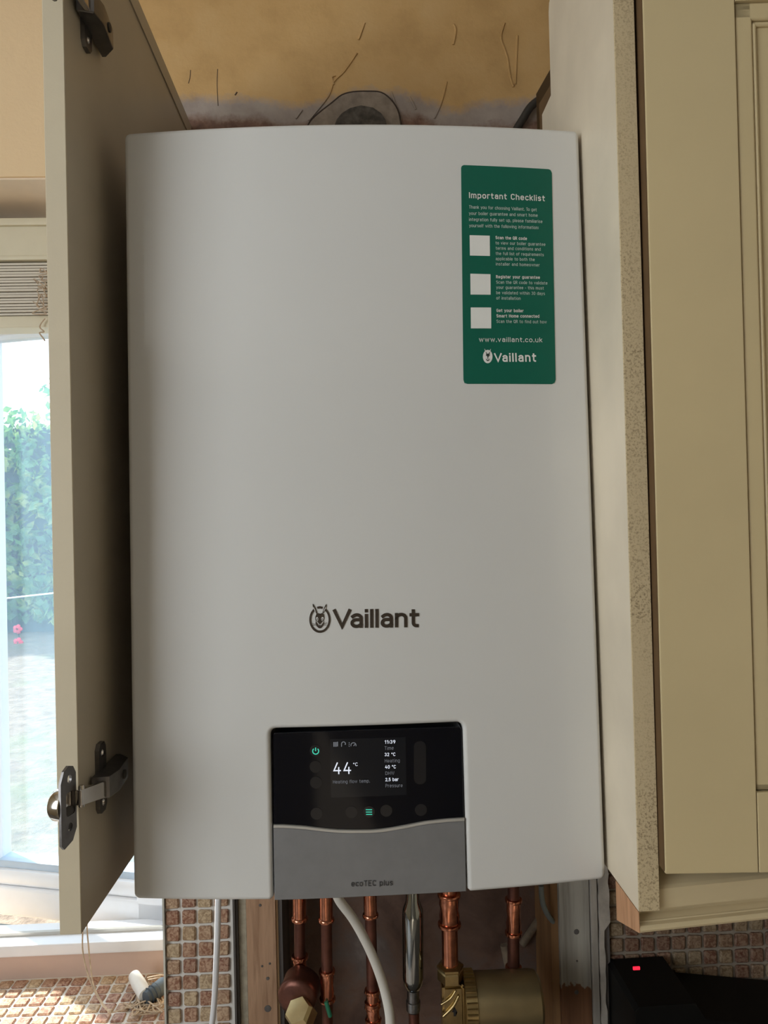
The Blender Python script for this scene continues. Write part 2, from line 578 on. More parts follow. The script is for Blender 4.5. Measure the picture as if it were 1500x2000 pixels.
def prism(name, poly, d0, d1, to3, mat, parent=None, bev=0.0, seg=2, smooth=None):
    bm = bmesh.new()
    f0, f1 = extrude_poly(bm, poly, d0, d1, lambda u, v, d: Vector((u, v, d)))
    if bev:
        bmesh.ops.bevel(bm, geom=list(f0.edges), offset=bev, segments=seg, profile=0.5, affect='EDGES')
    bmesh.ops.triangulate(bm, faces=[f for f in bm.faces if len(f.verts) > 4])
    for v in bm.verts:
        v.co = to3(*v.co)
    return link(name, bm_mesh(name, bm), mat, parent, smooth if smooth else (40 if bev else None), bool(bev))


def plate(name, outer, holes, thick, to3, mat, parent=None):
    """flat plate with holes: outline loops bridged through a 2D curve fill; to3(u, v, d)"""
    cu = bpy.data.curves.new(name, 'CURVE')
    cu.dimensions = '2D'
    cu.fill_mode = 'BOTH'
    cu.extrude = thick / 2
    for loop in [outer] + holes:
        sp = cu.splines.new('POLY')
        sp.points.add(len(loop) - 1)
        for p, (u, v) in zip(sp.points, loop):
            p.co = (u, v, 0, 1)
        sp.use_cyclic_u = True
    ob = bpy.data.objects.new(name, cu)
    me = bpy.data.meshes.new_from_object(ob)
    bpy.data.objects.remove(ob)
    bpy.data.curves.remove(cu)
    for v in me.vertices:
        v.co = to3(*v.co)
    return link(name, me, mat, parent, 30)


def rrect(u0, u1, v0, v1, r, n=5):
    pts = []
    for cx, cy, a0 in ((u1 - r, v1 - r, 0), (u0 + r, v1 - r, 90), (u0 + r, v0 + r, 180), (u1 - r, v0 + r, 270)):
        for k in range(n + 1):
            a = math.radians(a0 + 90 * k / n)
            pts.append((cx + r * math.cos(a), cy + r * math.sin(a)))
    return pts


def circle(cx, cy, rx, ry=None, n=24, a0=0, a1=360):
    ry = rx if ry is None else ry
    full = abs(a1 - a0) >= 360
    m = n if full else n + 1
    return [(cx + rx * math.cos(math.radians(a0 + (a1 - a0) * k / n)), cy + ry * math.sin(math.radians(a0 + (a1 - a0) * k / n))) for k in range(m)]


# ------------------------------------------------------------------ the room
WY = 0.4218            # face of the boiler wall
ZF, ZC = -1.76, 0.92   # floor, ceiling
XL, XR, YB = -1.75, 2.05, -3.3
wx1 = at(322, 1700, WY).x                    # right side of the window opening
FY = 0.575                                   # room side of the window frame
SILL = at(150, 1905, FY).z
HEAD = at(0, 345, WY).z
vx0, vx1 = at(545, 1880, WY).x, at(1092, 1880, WY).x
TH = 0.19              # wall thickness

box('floor', XL - 0.2, XR + 0.2, YB - 0.2, WY + 0.05, ZF - 0.1, ZF, 'floor_tile')['kind'] = 'structure'
box('ceiling', XL - 0.2, XR + 0.2, YB - 0.2, WY + 0.3, ZC, ZC + 0.1, 'ceiling_paint')['kind'] = 'structure'
VZ1, VZ0 = -0.42, -0.85
wall_back = boxes('wall_back', [
    (XL, wx1, WY, WY + TH, HEAD, ZC),
    (XL, wx1, WY, WY + TH, ZF, SILL - 0.012),
    (XL, -1.25, WY, WY + TH, SILL - 0.012, HEAD),
    (wx1, vx0, WY, WY + TH, ZF, ZC),
    (vx0, vx1, WY, WY + TH, VZ1, ZC),
    (vx0, vx1, WY, WY + TH, ZF, VZ0),
    (vx1, XR, WY, WY + TH, ZF, ZC)], 'wall')
wall_back['kind'] = 'structure'
tag(wall_back, 'old yellow painted wall with patched plaster behind the boiler')
box('recess_back', vx0 - 0.01, vx1 + 0.01, WY + 0.10, WY + 0.115, VZ0, VZ1, 'void', wall_back)
# left wall with the opening of a window, right wall, rear wall
wl = boxes('wall_left', [(XL - 0.15, XL, YB, -2.32, ZF, ZC), (XL - 0.15, XL, -0.78, WY + TH, ZF, ZC), (XL - 0.15, XL, -2.32, -0.78, 0.83, ZC), (XL - 0.15, XL, -2.32, -0.78, ZF, -0.51)], 'room_wall')
wl['kind'] = 'structure'
wr = boxes('wall_right', [(XR, XR + 0.15, YB, -2.42, ZF, ZC), (XR, XR + 0.15, -2.42, WY + TH, ZF, ZC)], 'room_wall')
wr['kind'] = 'structure'
box('wall_rear', XL - 0.15, XR + 0.15, YB - 0.15, YB, ZF, ZC, 'rear_wall')['kind'] = 'structure'

box('reveal_lining', -1.25, wx1, WY + 0.004, FY, HEAD - 0.003, HEAD + 0.001, plain('reveal_paint', (0.82, 0.68, 0.52), 0.6, var=0.03), wall_back)
# mortar patch of the old flue hole, ridges and cracks in the plaster above the boiler
def on_wall(u, v, d):
    p = at(u, v, WY)
    return Vector((p.x, WY - d, p.z))


pts = [(596, 262), (606, 240), (622, 224), (650, 202), (668, 188), (690, 182), (720, 181), (744, 183), (762, 196), (776, 216), (782, 240), (784, 262)]
prism('mortar_patch', pts, 0.004, -0.001, on_wall, plain('patch_mortar', (0.30, 0.24, 0.19), 0.85, var=0.25, scale=60, bmp=0.5, bscale=160), wall_back, 0.0)
tube('patch_crack', [on_wall(u, v, 0.003) for u, v in pts], 0.0016, plain('crack_dark', (0.06, 0.04, 0.03), 0.9), wall_back, 6, 3)
pts = [(650, 262), (658, 240), (668, 228), (684, 218), (705, 213), (728, 217), (744, 228), (752, 240), (758, 262)]
prism('old_collar', pts, 0.010, 0.0, on_wall, plain('collar_dark', (0.10, 0.085, 0.07), 0.9, var=0.5, scale=90, bmp=0.6, bscale=120), wall_back)
for p in ([(603, 236), (640, 190), (652, 160), (672, 140), (697, 104)], [(652, 166), (648, 152), (655, 148)], [(700, 78), (712, 45)],
          [(885, 88), (890, 60), (886, 48)], [(985, 45), (978, 75), (990, 110), (996, 150), (1003, 170)], [(1010, 70), (1008, 120), (1006, 165)],
          [(872, 160), (862, 200), (848, 232)], [(764, 180), (775, 215)], [(800, 190), (812, 214)], [(590, 215), (578, 232)]):
    tube('plaster_ridge', [on_wall(u, v, 0.0005) for u, v in p], 0.0016, 'wall', wall_back, 6, 4)
tube('plaster_crack', [on_wall(425, 135, 0), on_wall(424, 165, 0), on_wall(426, 207, 0)], 0.0006, 'crack_brown', wall_back, 6, 3)
tube('plaster_crack', [on_wall(372, 137, 0), on_wall(371, 152, 0), on_wall(368, 163, 0)], 0.0006, 'crack_brown', wall_back, 6, 3)
tube('plaster_crack', [on_wall(463, 180, 0), on_wall(459, 186, 0)], 0.0012, 'crack_brown', wall_back, 6, 1)

tag(tube('black_cable', [on_wall(1004, 262, 0.008), on_wall(1018, 240, 0.010), on_wall(1034, 216, 0.012), on_wall(1058, 200, 0.013), on_wall(1092, 188, 0.014), on_wall(1130, 178, 0.014)],
         0.0062, 'cable_dark', None, 10), 'dark cable arching over the plaster above the boiler, beside the right-hand panel', 'cable')

# ------------------------------------------------------------------ mosaic tiles
TP = 0.0241
TS = 0.0199
tile_meshes = []
for k in range(6):
    bm = bmesh.new()
    rnd = random.Random(k)
    bm_box(bm, -TS / 2, TS / 2, -0.004, 0.004, -TS / 2, TS / 2)
    for v in bm.verts:
        v.co.x += rnd.uniform(-0.0011, 0.0011)
        v.co.z += rnd.uniform(-0.0011, 0.0011)
    es = [e for e in bm.edges if all(v.co.y < 0 for v in e.verts)] + [e for e in bm.edges if abs(e.verts[0].co.y - e.verts[1].co.y) > 0.005]
    bmesh.ops.bevel(bm, geom=es, offset=0.0018, segments=1, affect='EDGES')
    me = bm_mesh('tile', bm)
    me.materials.append(M['tile'])
    tile_meshes.append(me)


def tile(parent, loc, flat=False, pool=tile_meshes):
    o = bpy.data.objects.new('tile', random.choice(pool))
    COL.objects.link(o)
    o.parent = parent
    o.location = loc
    o.rotation_euler = (-math.pi / 2 if flat else 0, 0, random.uniform(-0.03, 0.03) if flat else 0)
    if not flat:
        o.rotation_euler.y = random.uniform(-0.025, 0.025) + random.choice((0, math.pi))
    return o


# strip of tiles between window and boiler
tx0, tx1 = at(330, 1880, WY).x, at(459, 1880, WY).x
strip = box('tile_bed', tx0 - 0.004, tx1, WY - 0.004, WY, -0.98, -0.36, 'grout', wall_back)
c0 = at(341, 1880, WY).x
zr = at(380, 1787, WY).z
for i in range(5):
    for j in range(-4, 10):
        x = c0 + i * TP
        if x + TS / 2 > tx1 + 0.001:
            continue
        tile(strip, (x, WY - 0.0045, zr - j * TP))
shaded_meshes = [me.copy() for me in tile_meshes]
for me in shaded_meshes:
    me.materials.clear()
    me.materials.append(M['tile_shaded'])
# tiled splashback right of the boiler, under the wall cabinet
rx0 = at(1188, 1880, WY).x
splash = box('tile_bed', rx0, 0.92, WY - 0.004, WY, -0.90, -0.42, plain('grout_shaded', (0.27, 0.23, 0.185), 0.9, var=0.1, scale=60, bmp=0.3), wall_back)  # grout darkened as well, shade put into its colour
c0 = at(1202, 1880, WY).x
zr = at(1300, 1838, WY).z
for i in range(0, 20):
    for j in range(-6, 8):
        tile(splash, (c0 + i * TP, WY - 0.0045, zr - j * TP), False, shaded_meshes)

# ------------------------------------------------------------------ window in the boiler wall, sill and blind
sill = box('window_sill_bed', -1.25, wx1, WY - 0.004, FY + 0.03, SILL - 0.012, SILL - 0.002, 'grout', wall_back)
c0 = wx1 - 0.014
for i in range(0, 38):
    for j in range(0, 6):
        tile(sill, (c0 - i * TP, FY - 0.016 - j * TP, SILL - 0.003), True)
box('trim_1', wx1 - 0.001, tx0 - 0.003, WY - 0.012, WY, -1.0, HEAD, 'trim_peeling', None, 0.002)['kind'] = 'structure'

window = tag(thing('window_1', (-0.8, FY, SILL), 'white plastic window with its sash pushed open beside the boiler', None), kind='structure')
pz0 = at(150, 1862, FY).z                    # underside of the frame's bottom member
pz1 = at(150, 1838, FY).z
box('plaster_upstand', -1.25, wx1 + 0.01, FY, FY + 0.03, SILL - 0.004, pz0, 'pink_plaster', window)
box('frame_sill', -1.25, wx1 + 0.01, FY - 0.006, FY + 0.065, pz0, pz1, 'white_plastic', window, 0.004)
hz = at(60, 436, FY).z
box('frame_head', -1.25, wx1 + 0.01, FY - 0.002, FY + 0.065, hz - 0.06, HEAD + 0.01, 'white_plastic', window, 0.004)
box('frame_jamb', wx1 - 0.045, wx1 + 0.01, FY, FY + 0.065, pz1, hz - 0.06, 'white_plastic', window, 0.004)
box('frame_mullion', -0.92, -0.87, FY, FY + 0.065, pz1, hz - 0.06, 'white_plastic', window, 0.004)
box('track_rail', -1.25, wx1 - 0.04, FY + 0.022, FY + 0.028, pz1, pz1 + 0.006, 'silver_lip', window)
box('pane', -1.25, -0.92, FY + 0.03, FY + 0.034, pz1, hz - 0.06, 'pane', window)
# the open sash, hinged on its right side and swung outwards
HX, HY = wx1 - 0.03, FY + 0.045
SA = math.radians(15)
SW, SZ0, SZ1 = 0.474, at(300, 1830, HY).z, at(0, 640, HY + 0.12).z + 0.06


def sash(co):
    x, y = co.x, co.y
    return Vector((HX + x * math.cos(SA) + y * math.sin(SA), HY - x * math.sin(SA) + y * math.cos(SA), co.z))


fr = box('sash', -SW, -SW + 0.085, 0, 0.05, SZ0, SZ1, 'white_plastic', window, 0.006, sash)
box('sash_rail', -SW, 0, 0, 0.05, SZ0, SZ0 + 0.055, 'white_plastic', fr, 0.006, sash)
box('sash_rail', -SW, 0, 0.004, 0.05, SZ0 + 0.053, SZ0 + 0.085, 'white_plastic', fr, 0.010, sash)
box('glazing_bead', -SW + 0.08, -0.05, 0.012, 0.05, SZ0 + 0.083, SZ0 + 0.098, plain('bead_grey', (0.45, 0.55, 0.66), 0.4, var=0.04), fr, 0.003, sash)
box('sash_rail', -SW, 0, 0, 0.05, SZ1 - 0.085, SZ1, 'white_plastic', fr, 0.006, sash)
box('sash_stile', -0.085, 0, 0, 0.05, SZ0, SZ1, 'white_plastic', fr, 0.006, sash)
box('glazing_bead', -SW + 0.083, -SW + 0.093, 0.012, 0.05, SZ0 + 0.085, SZ1 - 0.08, 'white_plastic', fr, 0.003, sash)
box('pane', -SW + 0.08, -0.08, 0.024, 0.028, SZ0 + 0.08, SZ1 - 0.08, 'pane', fr, 0, sash)
lathe('handle_boss', [(0.012, 0), (0.012, 0.012), (0.009, 0.016)], sash(Vector((-SW + 0.045, 0, at(0, 1178, HY + 0.12).z))), (0, -1, 0), 'hinge_chrome', fr)
a = at(0, 1838, FY + 0.05)
tube('window_stay', [Vector((a.x - 0.05, FY + 0.055, pz1 + 0.006)), at(95, 1818, FY + 0.09), at(118, 1812, FY + 0.10), at(150, 1808, FY + 0.12)], 0.006, 'cable_grey', window, 8, 4)
tube('window_stay', [at(150, 1818, FY + 0.06), at(232, 1830, FY + 0.045), at(290, 1832, FY + 0.035)], 0.003, 'cable_grey', window, 8, 4)

# venetian blind drawn up under the head of the opening
BY = FY - 0.045
bx0, bx1 = -1.22, at(118, 560, BY).x
zt_, zh_, zs_, zb_ = at(50, 440, BY).z, at(50, 520, BY).z, at(50, 622, BY).z, at(50, 645, BY).z
blind = thing('venetian_blind', ((bx0 + bx1) / 2, BY, zb_), 'cream slatted blind drawn up at the top of the window', 'blind')
box('headrail', bx0, bx1, BY - 0.02, BY + 0.035, zh_ + 0.008, zt_, 'blind_head', blind, 0.003)
box('headrail_lip', bx0, bx1, BY - 0.024, BY + 0.03, zh_ + 0.002, zh_ + 0.010, 'blind_head', blind, 0.002)
box('headrail_lip', bx0, bx1, BY - 0.026, BY - 0.018, zt_ - 0.010, zt_ + 0.002, 'blind_head', blind, 0.002)
ns = 18
for i in range(ns):
    z = zs_ + (zh_ - zs_) * (i + 0.5) / ns
    box('slat', bx0, bx1 - 0.008 + random.uniform(-0.001, 0.001), BY - 0.018 + random.uniform(-0.002, 0.002), BY + 0.026, z - 0.0017, z + 0.0017, 'blind_wood', blind)
box('bottom_rail', bx0, bx1 - 0.008, BY - 0.018, BY + 0.026, zb_, zs_, 'blind_head', blind, 0.003)
rnd = random.Random(3)
for k in range(5):
    y0 = 530 + k * 17
    pts = [at(90 + rnd.uniform(0, 14), y0, BY - 0.024)] + [at(rnd.uniform(62, 92), y0 + rnd.uniform(-8, 18), BY - 0.026 - rnd.uniform(0, 0.008)) for _ in range(7)]
    tube('ladder_cord', pts, 0.0009, 'cord', blind, 6, 5)
tube('ladder_cord', [at(88, 622, BY - 0.024), at(80, 632, BY - 0.024), at(78, 640, BY - 0.025), at(86, 648, BY - 0.024), at(77, 650, BY - 0.024), at(84, 660, BY - 0.024), at(88, 666, BY - 0.024)], 0.0011, 'cord', blind, 6, 5)

# pull cord and tassels lying on the sill
CYY = FY - 0.07
loop = tube('blind_pull_cord', [at(163, 1780, CYY), at(161, 1835, CYY), at(162, 1860, CYY), at(168, 1890, CYY - 0.006), at(180, 1925, CYY - 0.018), at(195, 1955, CYY - 0.035), at(212, 1975, CYY - 0.05),
                                at(225, 1976, CYY - 0.05), at(240, 1971, CYY - 0.05)], 0.0012, 'cord', None, 8)
tag(loop, 'thin brown looped blind cord hanging down onto the window sill', 'cord')
tube('cord_strand', [at(171, 1780, CYY + 0.002), at(170, 1812, CYY), at(173, 1850, CYY), at(177, 1890, CYY - 0.008), at(183, 1925, CYY - 0.02), at(197, 1955, CYY - 0.036), at(212, 1974, CYY - 0.05)], 0.0012, 'cord', loop, 8)
lathe('knot', [(0.001, 0), (0.003, 0.001), (0.0035, 0.004), (0.003, 0.007), (0.001, 0.008)], at(210, 1976, CYY - 0.05), (1, 0, 0.1), 'cord', loop, 10)
TZ = SILL + 0.006


def on_sill(px, py, z):
    d = _f + _r * ((px - 750.0) / FPX) + _u * ((1000.0 - py) / FPX)
    t = (z - CAM.z) / d.z
    return CAM + d * t


a, b = on_sill(262, 1906, SILL + 0.017), on_sill(284, 1944, SILL + 0.013)
d = (b - a)
tw = lathe('cord_pull', [(0.003, -0.002), (0.0095, 0), (0.011, d.length * 0.4), (0.0105, d.length), (0.004, d.length + 0.002)], a, d, 'tassel_white', None, 20)
tag(tw, 'white cylindrical cord pull lying on the tiled window sill', 'cord pull')
a, b = on_sill(285, 1950, SILL + 0.013), on_sill(320, 1924, SILL + 0.016)
d = (b - a)
td = lathe('cord_pull', [(0.004, -0.003), (0.010, 0), (0.012, d.length * 0.5), (0.0125, d.length), (0.011, d.length + 0.004)], a, d, 'tassel_dark', None, 20)
tag(td, 'dark blue grey cord pull lying against the white one', 'cord pull')
for i in range(3):
    lathe('rib', [(0.0105 + i * 0.0006, 0), (0.0128, 0.001), (0.0105 + i * 0.0006, 0.002)], a + d * (0.15 + 0.2 * i), d, 'tassel_dark', td, 20)
tang = bmesh.new()
rnd = random.Random(11)
for k in range(7):
    pts = [on_sill(240 + rnd.uniform(0, 20), 1972 - rnd.uniform(0, 14), SILL + 0.003)]
    for _ in range(6):
        pts.append(on_sill(rnd.uniform(250, 318), rnd.uniform(1935, 1985), SILL + rnd.uniform(0.002, 0.012)))
    bm_tube(tang, spline(pts, 5), 0.0011, 6)
for cx, cy, r_ in ((306, 1914, 0.016), (303, 1917, 0.012), (310, 1968, 0.010)):
    c = on_sill(cx, cy, SILL + 0.014)
    bm_tube(tang, [c + Vector((r_ * math.cos(t * 0.4), 0.003 * math.sin(t), 0.5 * r_ * math.sin(t * 0.4))) for t in range(17)], 0.0012, 6)
tangle = link('cord_tangle', bm_mesh('cord_tangle', tang), 'cord', None, 50)
tag(tangle, 'tangle of thin brown blind cords on the sill around the cord pulls', 'cord', kind='stuff')

# ------------------------------------------------------------------ boiler
SAG, KT = 0.0155, 0.0261


def yf(x):
    return -SAG * (1 - (x / 0.22) ** 2)


def surf(x, z, h):
    return Vector((x, yf(x) + KT * z - h, z))


def bxz(px, py):
    Y = -0.01
    for _ in range(8):
        p = at(px, py, Y)
        Y = yf(p.x) + KT * p.z
    return p.x, p.z


def front_prism(name, poly, h0, h1, mat, parent, bev=0.0, seg=2, step=0.012, weighted=True):
    """outline (x, z) in the boiler front, from height h0 (front) back to h1, bent to the curved face"""
    bm = bmesh.new()
    f0, f1 = extrude_poly(bm, poly, 0.0, h0 - h1, lambda u, v, d: Vector((u, d, v)))
    bmesh.ops.recalc_face_normals(bm, faces=bm.faces)
    if bev:
        bmesh.ops.bevel(bm, geom=list(f0.edges), offset=bev, segments=seg, profile=0.5, affect='EDGES')
    x0, x1 = min(p[0] for p in poly), max(p[0] for p in poly)
    n = int((x1 - x0) / step)
    for i in range(1, n + 1):
        x = x0 + (x1 - x0) * i / (n + 1)
        bmesh.ops.bisect_plane(bm, geom=bm.verts[:] + bm.edges[:] + bm.faces[:], plane_co=(x, 0, 0), plane_no=(1, 0, 0), dist=1e-6)
    for v in bm.verts:
        v.co = surf(v.co.x, v.co.z, h0 - v.co.y)
    return link(name, bm_mesh(name, bm), mat, parent, 40, weighted)


def pxpoly(pts):
    return [bxz(u, v) for u, v in pts]


def _arc(cx, cy, rx, ry, a0, a1, n=8):
    return [(cx + rx * math.cos(math.radians(a0 + (a1 - a0) * k / n)), cy + ry * math.sin(math.radians(a0 + (a1 - a0) * k / n))) for k in range(n + 1)]


# single-stroke sans lettering: each glyph is (width, stroke paths), capital height 1
XH = 0.73
_o = _arc(.25, XH - .25, .25, .25, 0, 180) + _arc(.25, .25, .25, .25, 180, 360) + [(.5, XH - .25)]
_arch = [(0, XH - .24)] + _arc(.235, XH - .235, .235, .235, 170, 0) + [(.47, 0)]
GLYPH = {
    ' ': (.18, []), 'a': (.46, [[(.03, .62)] + _arc(.24, XH - .2, .22, .2, 125, 0) + [(.46, 0)], [(.46, .42), (.2, .42)] + _arc(.2, .21, .2, .21, 90, 270) + [(.3, .01), (.46, .12)]]),
    'b': (.5, [[(0, 0), (0, 1)], _o]), 'c': (.44, [_arc(.25, XH - .25, .25, .25, 35, 180) + _arc(.25, .25, .25, .25, 180, 325)]),
    'd': (.5, [[(.5, 0), (.5, 1)], _o]), 'e': (.5, [[(.02, .36), (.5, .36), (.5, XH - .25)] + _arc(.25, XH - .25, .25, .25, 0, 180) + _arc(.25, .25, .25, .25, 180, 318)]),
    'f': (.32, [[(.12, 0), (.12, .82)] + _arc(.3, .82, .18, .18, 180, 85), [(0, .68), (.32, .68)]]),
    'g': (.5, [_o, [(.5, XH), (.5, -.06)] + _arc(.27, -.06, .23, .2, 0, -130)]), 'h': (.47, [[(0, 0), (0, 1)], _arch]),
    'i': (.0, [[(0, 0), (0, XH - .04)], [(0, .975), (0, 1.0)]]), 'j': (.1, [[(.1, XH), (.1, -.1), (0, -.22)], [(.1, .9), (.1, 1.04)]]),
    'k': (.44, [[(0, 0), (0, 1)], [(.42, XH), (.02, .32)], [(.15, .44), (.44, 0)]]), 'l': (.0, [[(0, 0), (0, 1)]]),
    'm': (.78, [[(0, 0), (0, XH)], [(0, XH - .24)] + _arc(.195, XH - .2, .195, .2, 165, 0) + [(.39, 0)], [(.39, XH - .24)] + _arc(.585, XH - .2, .195, .2, 165, 0) + [(.78, 0)]]),
    'n': (.47, [[(0, 0), (0, XH)], _arch]), 'o': (.5, [_o]), 'p': (.5, [[(0, -.25), (0, XH)], _o]), 'q': (.5, [[(.5, -.25), (.5, XH)], _o]),
    'r': (.3, [[(0, 0), (0, XH)], [(0, XH - .22)] + _arc(.24, XH - .22, .24, .22, 170, 70)]),
    's': (.42, [[(.4, .62)] + _arc(.21, .55, .2, .18, 50, 180, 6) + _arc(.16, .55, .15, .18, 180, 250, 3) + [(.27, .35)] + _arc(.25, .18, .17, .18, 75, -90, 6) + _arc(.2, .18, .2, .18, 270, 218, 3)]),
    't': (.34, [[(.12, .95), (.12, .2)] + _arc(.3, .19, .18, .19, 180, 275), [(0, .7), (.34, .7)]]),
    'u': (.47, [[(0, XH), (0, .235)] + _arc(.235, .235, .235, .235, 180, 350) + [(.47, .24)], [(.47, 0), (.47, XH)]]),
    'v': (.48, [[(0, XH), (.24, 0), (.48, XH)]]), 'w': (.74, [[(0, XH), (.19, 0), (.37, XH), (.55, 0), (.74, XH)]]),
    'x': (.44, [[(0, 0), (.44, XH)], [(0, XH), (.44, 0)]]), 'y': (.48, [[(0, XH), (.25, .02)], [(.48, XH), (.2, -.16), (.06, -.23)]]), 'z': (.42, [[(0, XH), (.42, XH), (0, 0), (.42, 0)]]),
    'C': (.54, [_arc(.29, .71, .29, .29, 30, 180) + _arc(.29, .29, .29, .29, 180, 330)]), 'D': (.56, [[(0, 0), (0, 1), (.26, 1)] + _arc(.26, .7, .3, .3, 90, 0) + _arc(.26, .3, .3, .3, 0, -90) + [(0, 0)]]),
    'E': (.48, [[(.48, 1), (0, 1), (0, 0), (.48, 0)], [(0, .52), (.42, .52)]]), 'G': (.56, [_arc(.29, .71, .29, .29, 30, 180) + _arc(.29, .29, .29, .29, 180, 345) + [(.57, .46), (.32, .46)]]),
    'H': (.56, [[(0, 0), (0, 1)], [(.56, 0), (.56, 1)], [(0, .52), (.56, .52)]]), 'I': (.0, [[(0, 0), (0, 1)]]), 'P': (.5, [[(0, 0), (0, 1), (.24, 1)] + _arc(.24, .73, .27, .27, 90, -90) + [(0, .46)]]),
    'Q': (.58, [_arc(.29, .71, .29, .29, 0, 180) + _arc(.29, .29, .29, .29, 180, 360) + [(.58, .71)], [(.36, .22), (.58, -.04)]]),
    'R': (.52, [[(0, 0), (0, 1), (.24, 1)] + _arc(.24, .74, .26, .26, 90, -90) + [(0, .48)], [(.27, .48), (.52, 0)]]),
    'S': (.52, [[(.5, .84)] + _arc(.27, .75, .25, .25, 50, 180, 6) + _arc(.22, .75, .2, .25, 180, 250, 3) + [(.34, .48)] + _arc(.3, .25, .22, .25, 75, -90, 6) + _arc(.25, .25, .25, .25, 270, 215, 3)]),
    'T': (.52, [[(0, 1), (.52, 1)], [(.26, 0), (.26, 1)]]), 'V': (.76, [[(0, 1), (.38, 0), (.76, 1)]]), 'W': (.86, [[(0, 1), (.21, 0), (.43, 1), (.65, 0), (.86, 1)]]),
    '0': (.5, [_arc(.25, .75, .25, .25, 0, 180) + _arc(.25, .25, .25, .25, 180, 360) + [(.5, .75)]]), '1': (.26, [[(0, .76), (.24, 1), (.24, 0)]]),
    '2': (.5, [_arc(.25, .74, .24, .26, 165, -30) + [(0, 0), (.5, 0)]]), '3': (.5, [_arc(.25, .75, .23, .25, 150, -80) + _arc(.25, .26, .25, .26, 85, -150)]),
    '4': (.54, [[(.28, 1), (0, .28), (.54, .28)], [(.40, .56), (.40, 0)]]), '5': (.5, [[(.46, 1), (.06, 1), (.04, .56)] + _arc(.25, .31, .25, .31, 130, -145)]),
    '9': (.5, [_arc(.25, .72, .25, .28, 0, 360, 16), [(.5, .72), (.46, .42), (.24, 0)]]),
    '.': (.0, [[(0, -.06), (0, .10)]]), ',': (.04, [[(.04, .08), (0, -.14)]]), ':': (.0, [[(0, .12), (0, .27)], [(0, .56), (0, .71)]]), '-': (.3, [[(0, .38), (.3, .38)]]),
    'º': (.24, [_arc(.12, .84, .12, .14, 0, 360, 12)]),
}


def strokes(s_, track):
    x, out_ = 0.0, []
    for ch, nx_ in zip(s_, s_[1:] + ' '):
        w, paths = GLYPH[ch]
        for p in paths:
            out_.append([(u + x, v) for u, v in p])
        x += w + track
        if ch in 'VT' and nx_ in 'ao':
            x -= 0.14
    return out_


def text(name, s_, p0, p1, mat, parent, cap, t=0.13, h=0.0008, track=0.24):
    """stroke lettering along the baseline p0 -> p1 (points picked on the boiler front); cap: capital height in px, t: stroke weight"""
    paths = strokes(s_, track + t * 0.6)
    x0, z0 = bxz(*p0)
    x1, z1 = bxz(*p1)
    ln = math.hypot(x1 - x0, z1 - z0)
    unit = ln / math.hypot(p1[0] - p0[0], p1[1] - p0[1])
    sy = cap * unit / (1 + t)
    mn = min(u for p in paths for u, v in p)
    mx = max(u for p in paths for u, v in p)
    tw = t * sy
    sx = (ln - tw) / (mx - mn)
    dx, dz = (x1 - x0) / ln, (z1 - z0) / ln
    bm = bmesh.new()
    for p in paths:
        q = []
        for u, v in p:
            w = ((u - mn) * sx + tw / 2, v * sy + tw / 2)
            if not q or math.hypot(w[0] - q[-1][0], w[1] - q[-1][1]) > 1e-7:
                q.append(w)
        n = len(q)
        closed = math.hypot(q[0][0] - q[-1][0], q[0][1] - q[-1][1]) < 1e-7 * 10 and n > 3
        rows = []
        for i in range(n):
            a = q[i - 1] if i else (q[-2] if closed else None)
            c = q[i + 1] if i < n - 1 else (q[1] if closed else None)
            ds = []
            if a:
                l_ = math.hypot(q[i][0] - a[0], q[i][1] - a[1])
                ds.append(((q[i][0] - a[0]) / l_, (q[i][1] - a[1]) / l_))
            if c:
                l_ = math.hypot(c[0] - q[i][0], c[1] - q[i][1])
                ds.append(((c[0] - q[i][0]) / l_, (c[1] - q[i][1]) / l_))
            nx, nz = -sum(d_[1] for d_ in ds), sum(d_[0] for d_ in ds)
            l_ = math.hypot(nx, nz) or 1.0
            nx, nz = nx / l_, nz / l_
            m_ = tw / 2 / max(0.5, abs(nx * -ds[0][1] + nz * ds[0][0]))
            ex = (0.0, 0.0)
            if not closed and i in (0, n - 1):
                sg = -1 if i == 0 else 1
                ex = (ds[0][0] * sg * tw / 2 * 0.9, ds[0][1] * sg * tw / 2 * 0.9)
            vs_ = []
            for sg in (-1, 1):
                u, w = q[i][0] + nx * m_ * sg + ex[0], q[i][1] + nz * m_ * sg + ex[1]
                vs_.append(bm.verts.new(surf(x0 + u * dx - w * dz, z0 + u * dz + w * dx, h)))
            rows.append(vs_)
        for a, c in zip(rows, rows[1:]):
            bm.faces.new((a[0], c[0], c[1], a[1]))
    return link(name, bm_mesh(name, bm), mat, parent)


boiler = thing('boiler', (0, 0.17, -0.36), 'white wall-hung gas boiler with a green checklist sticker and black display', 'boiler')
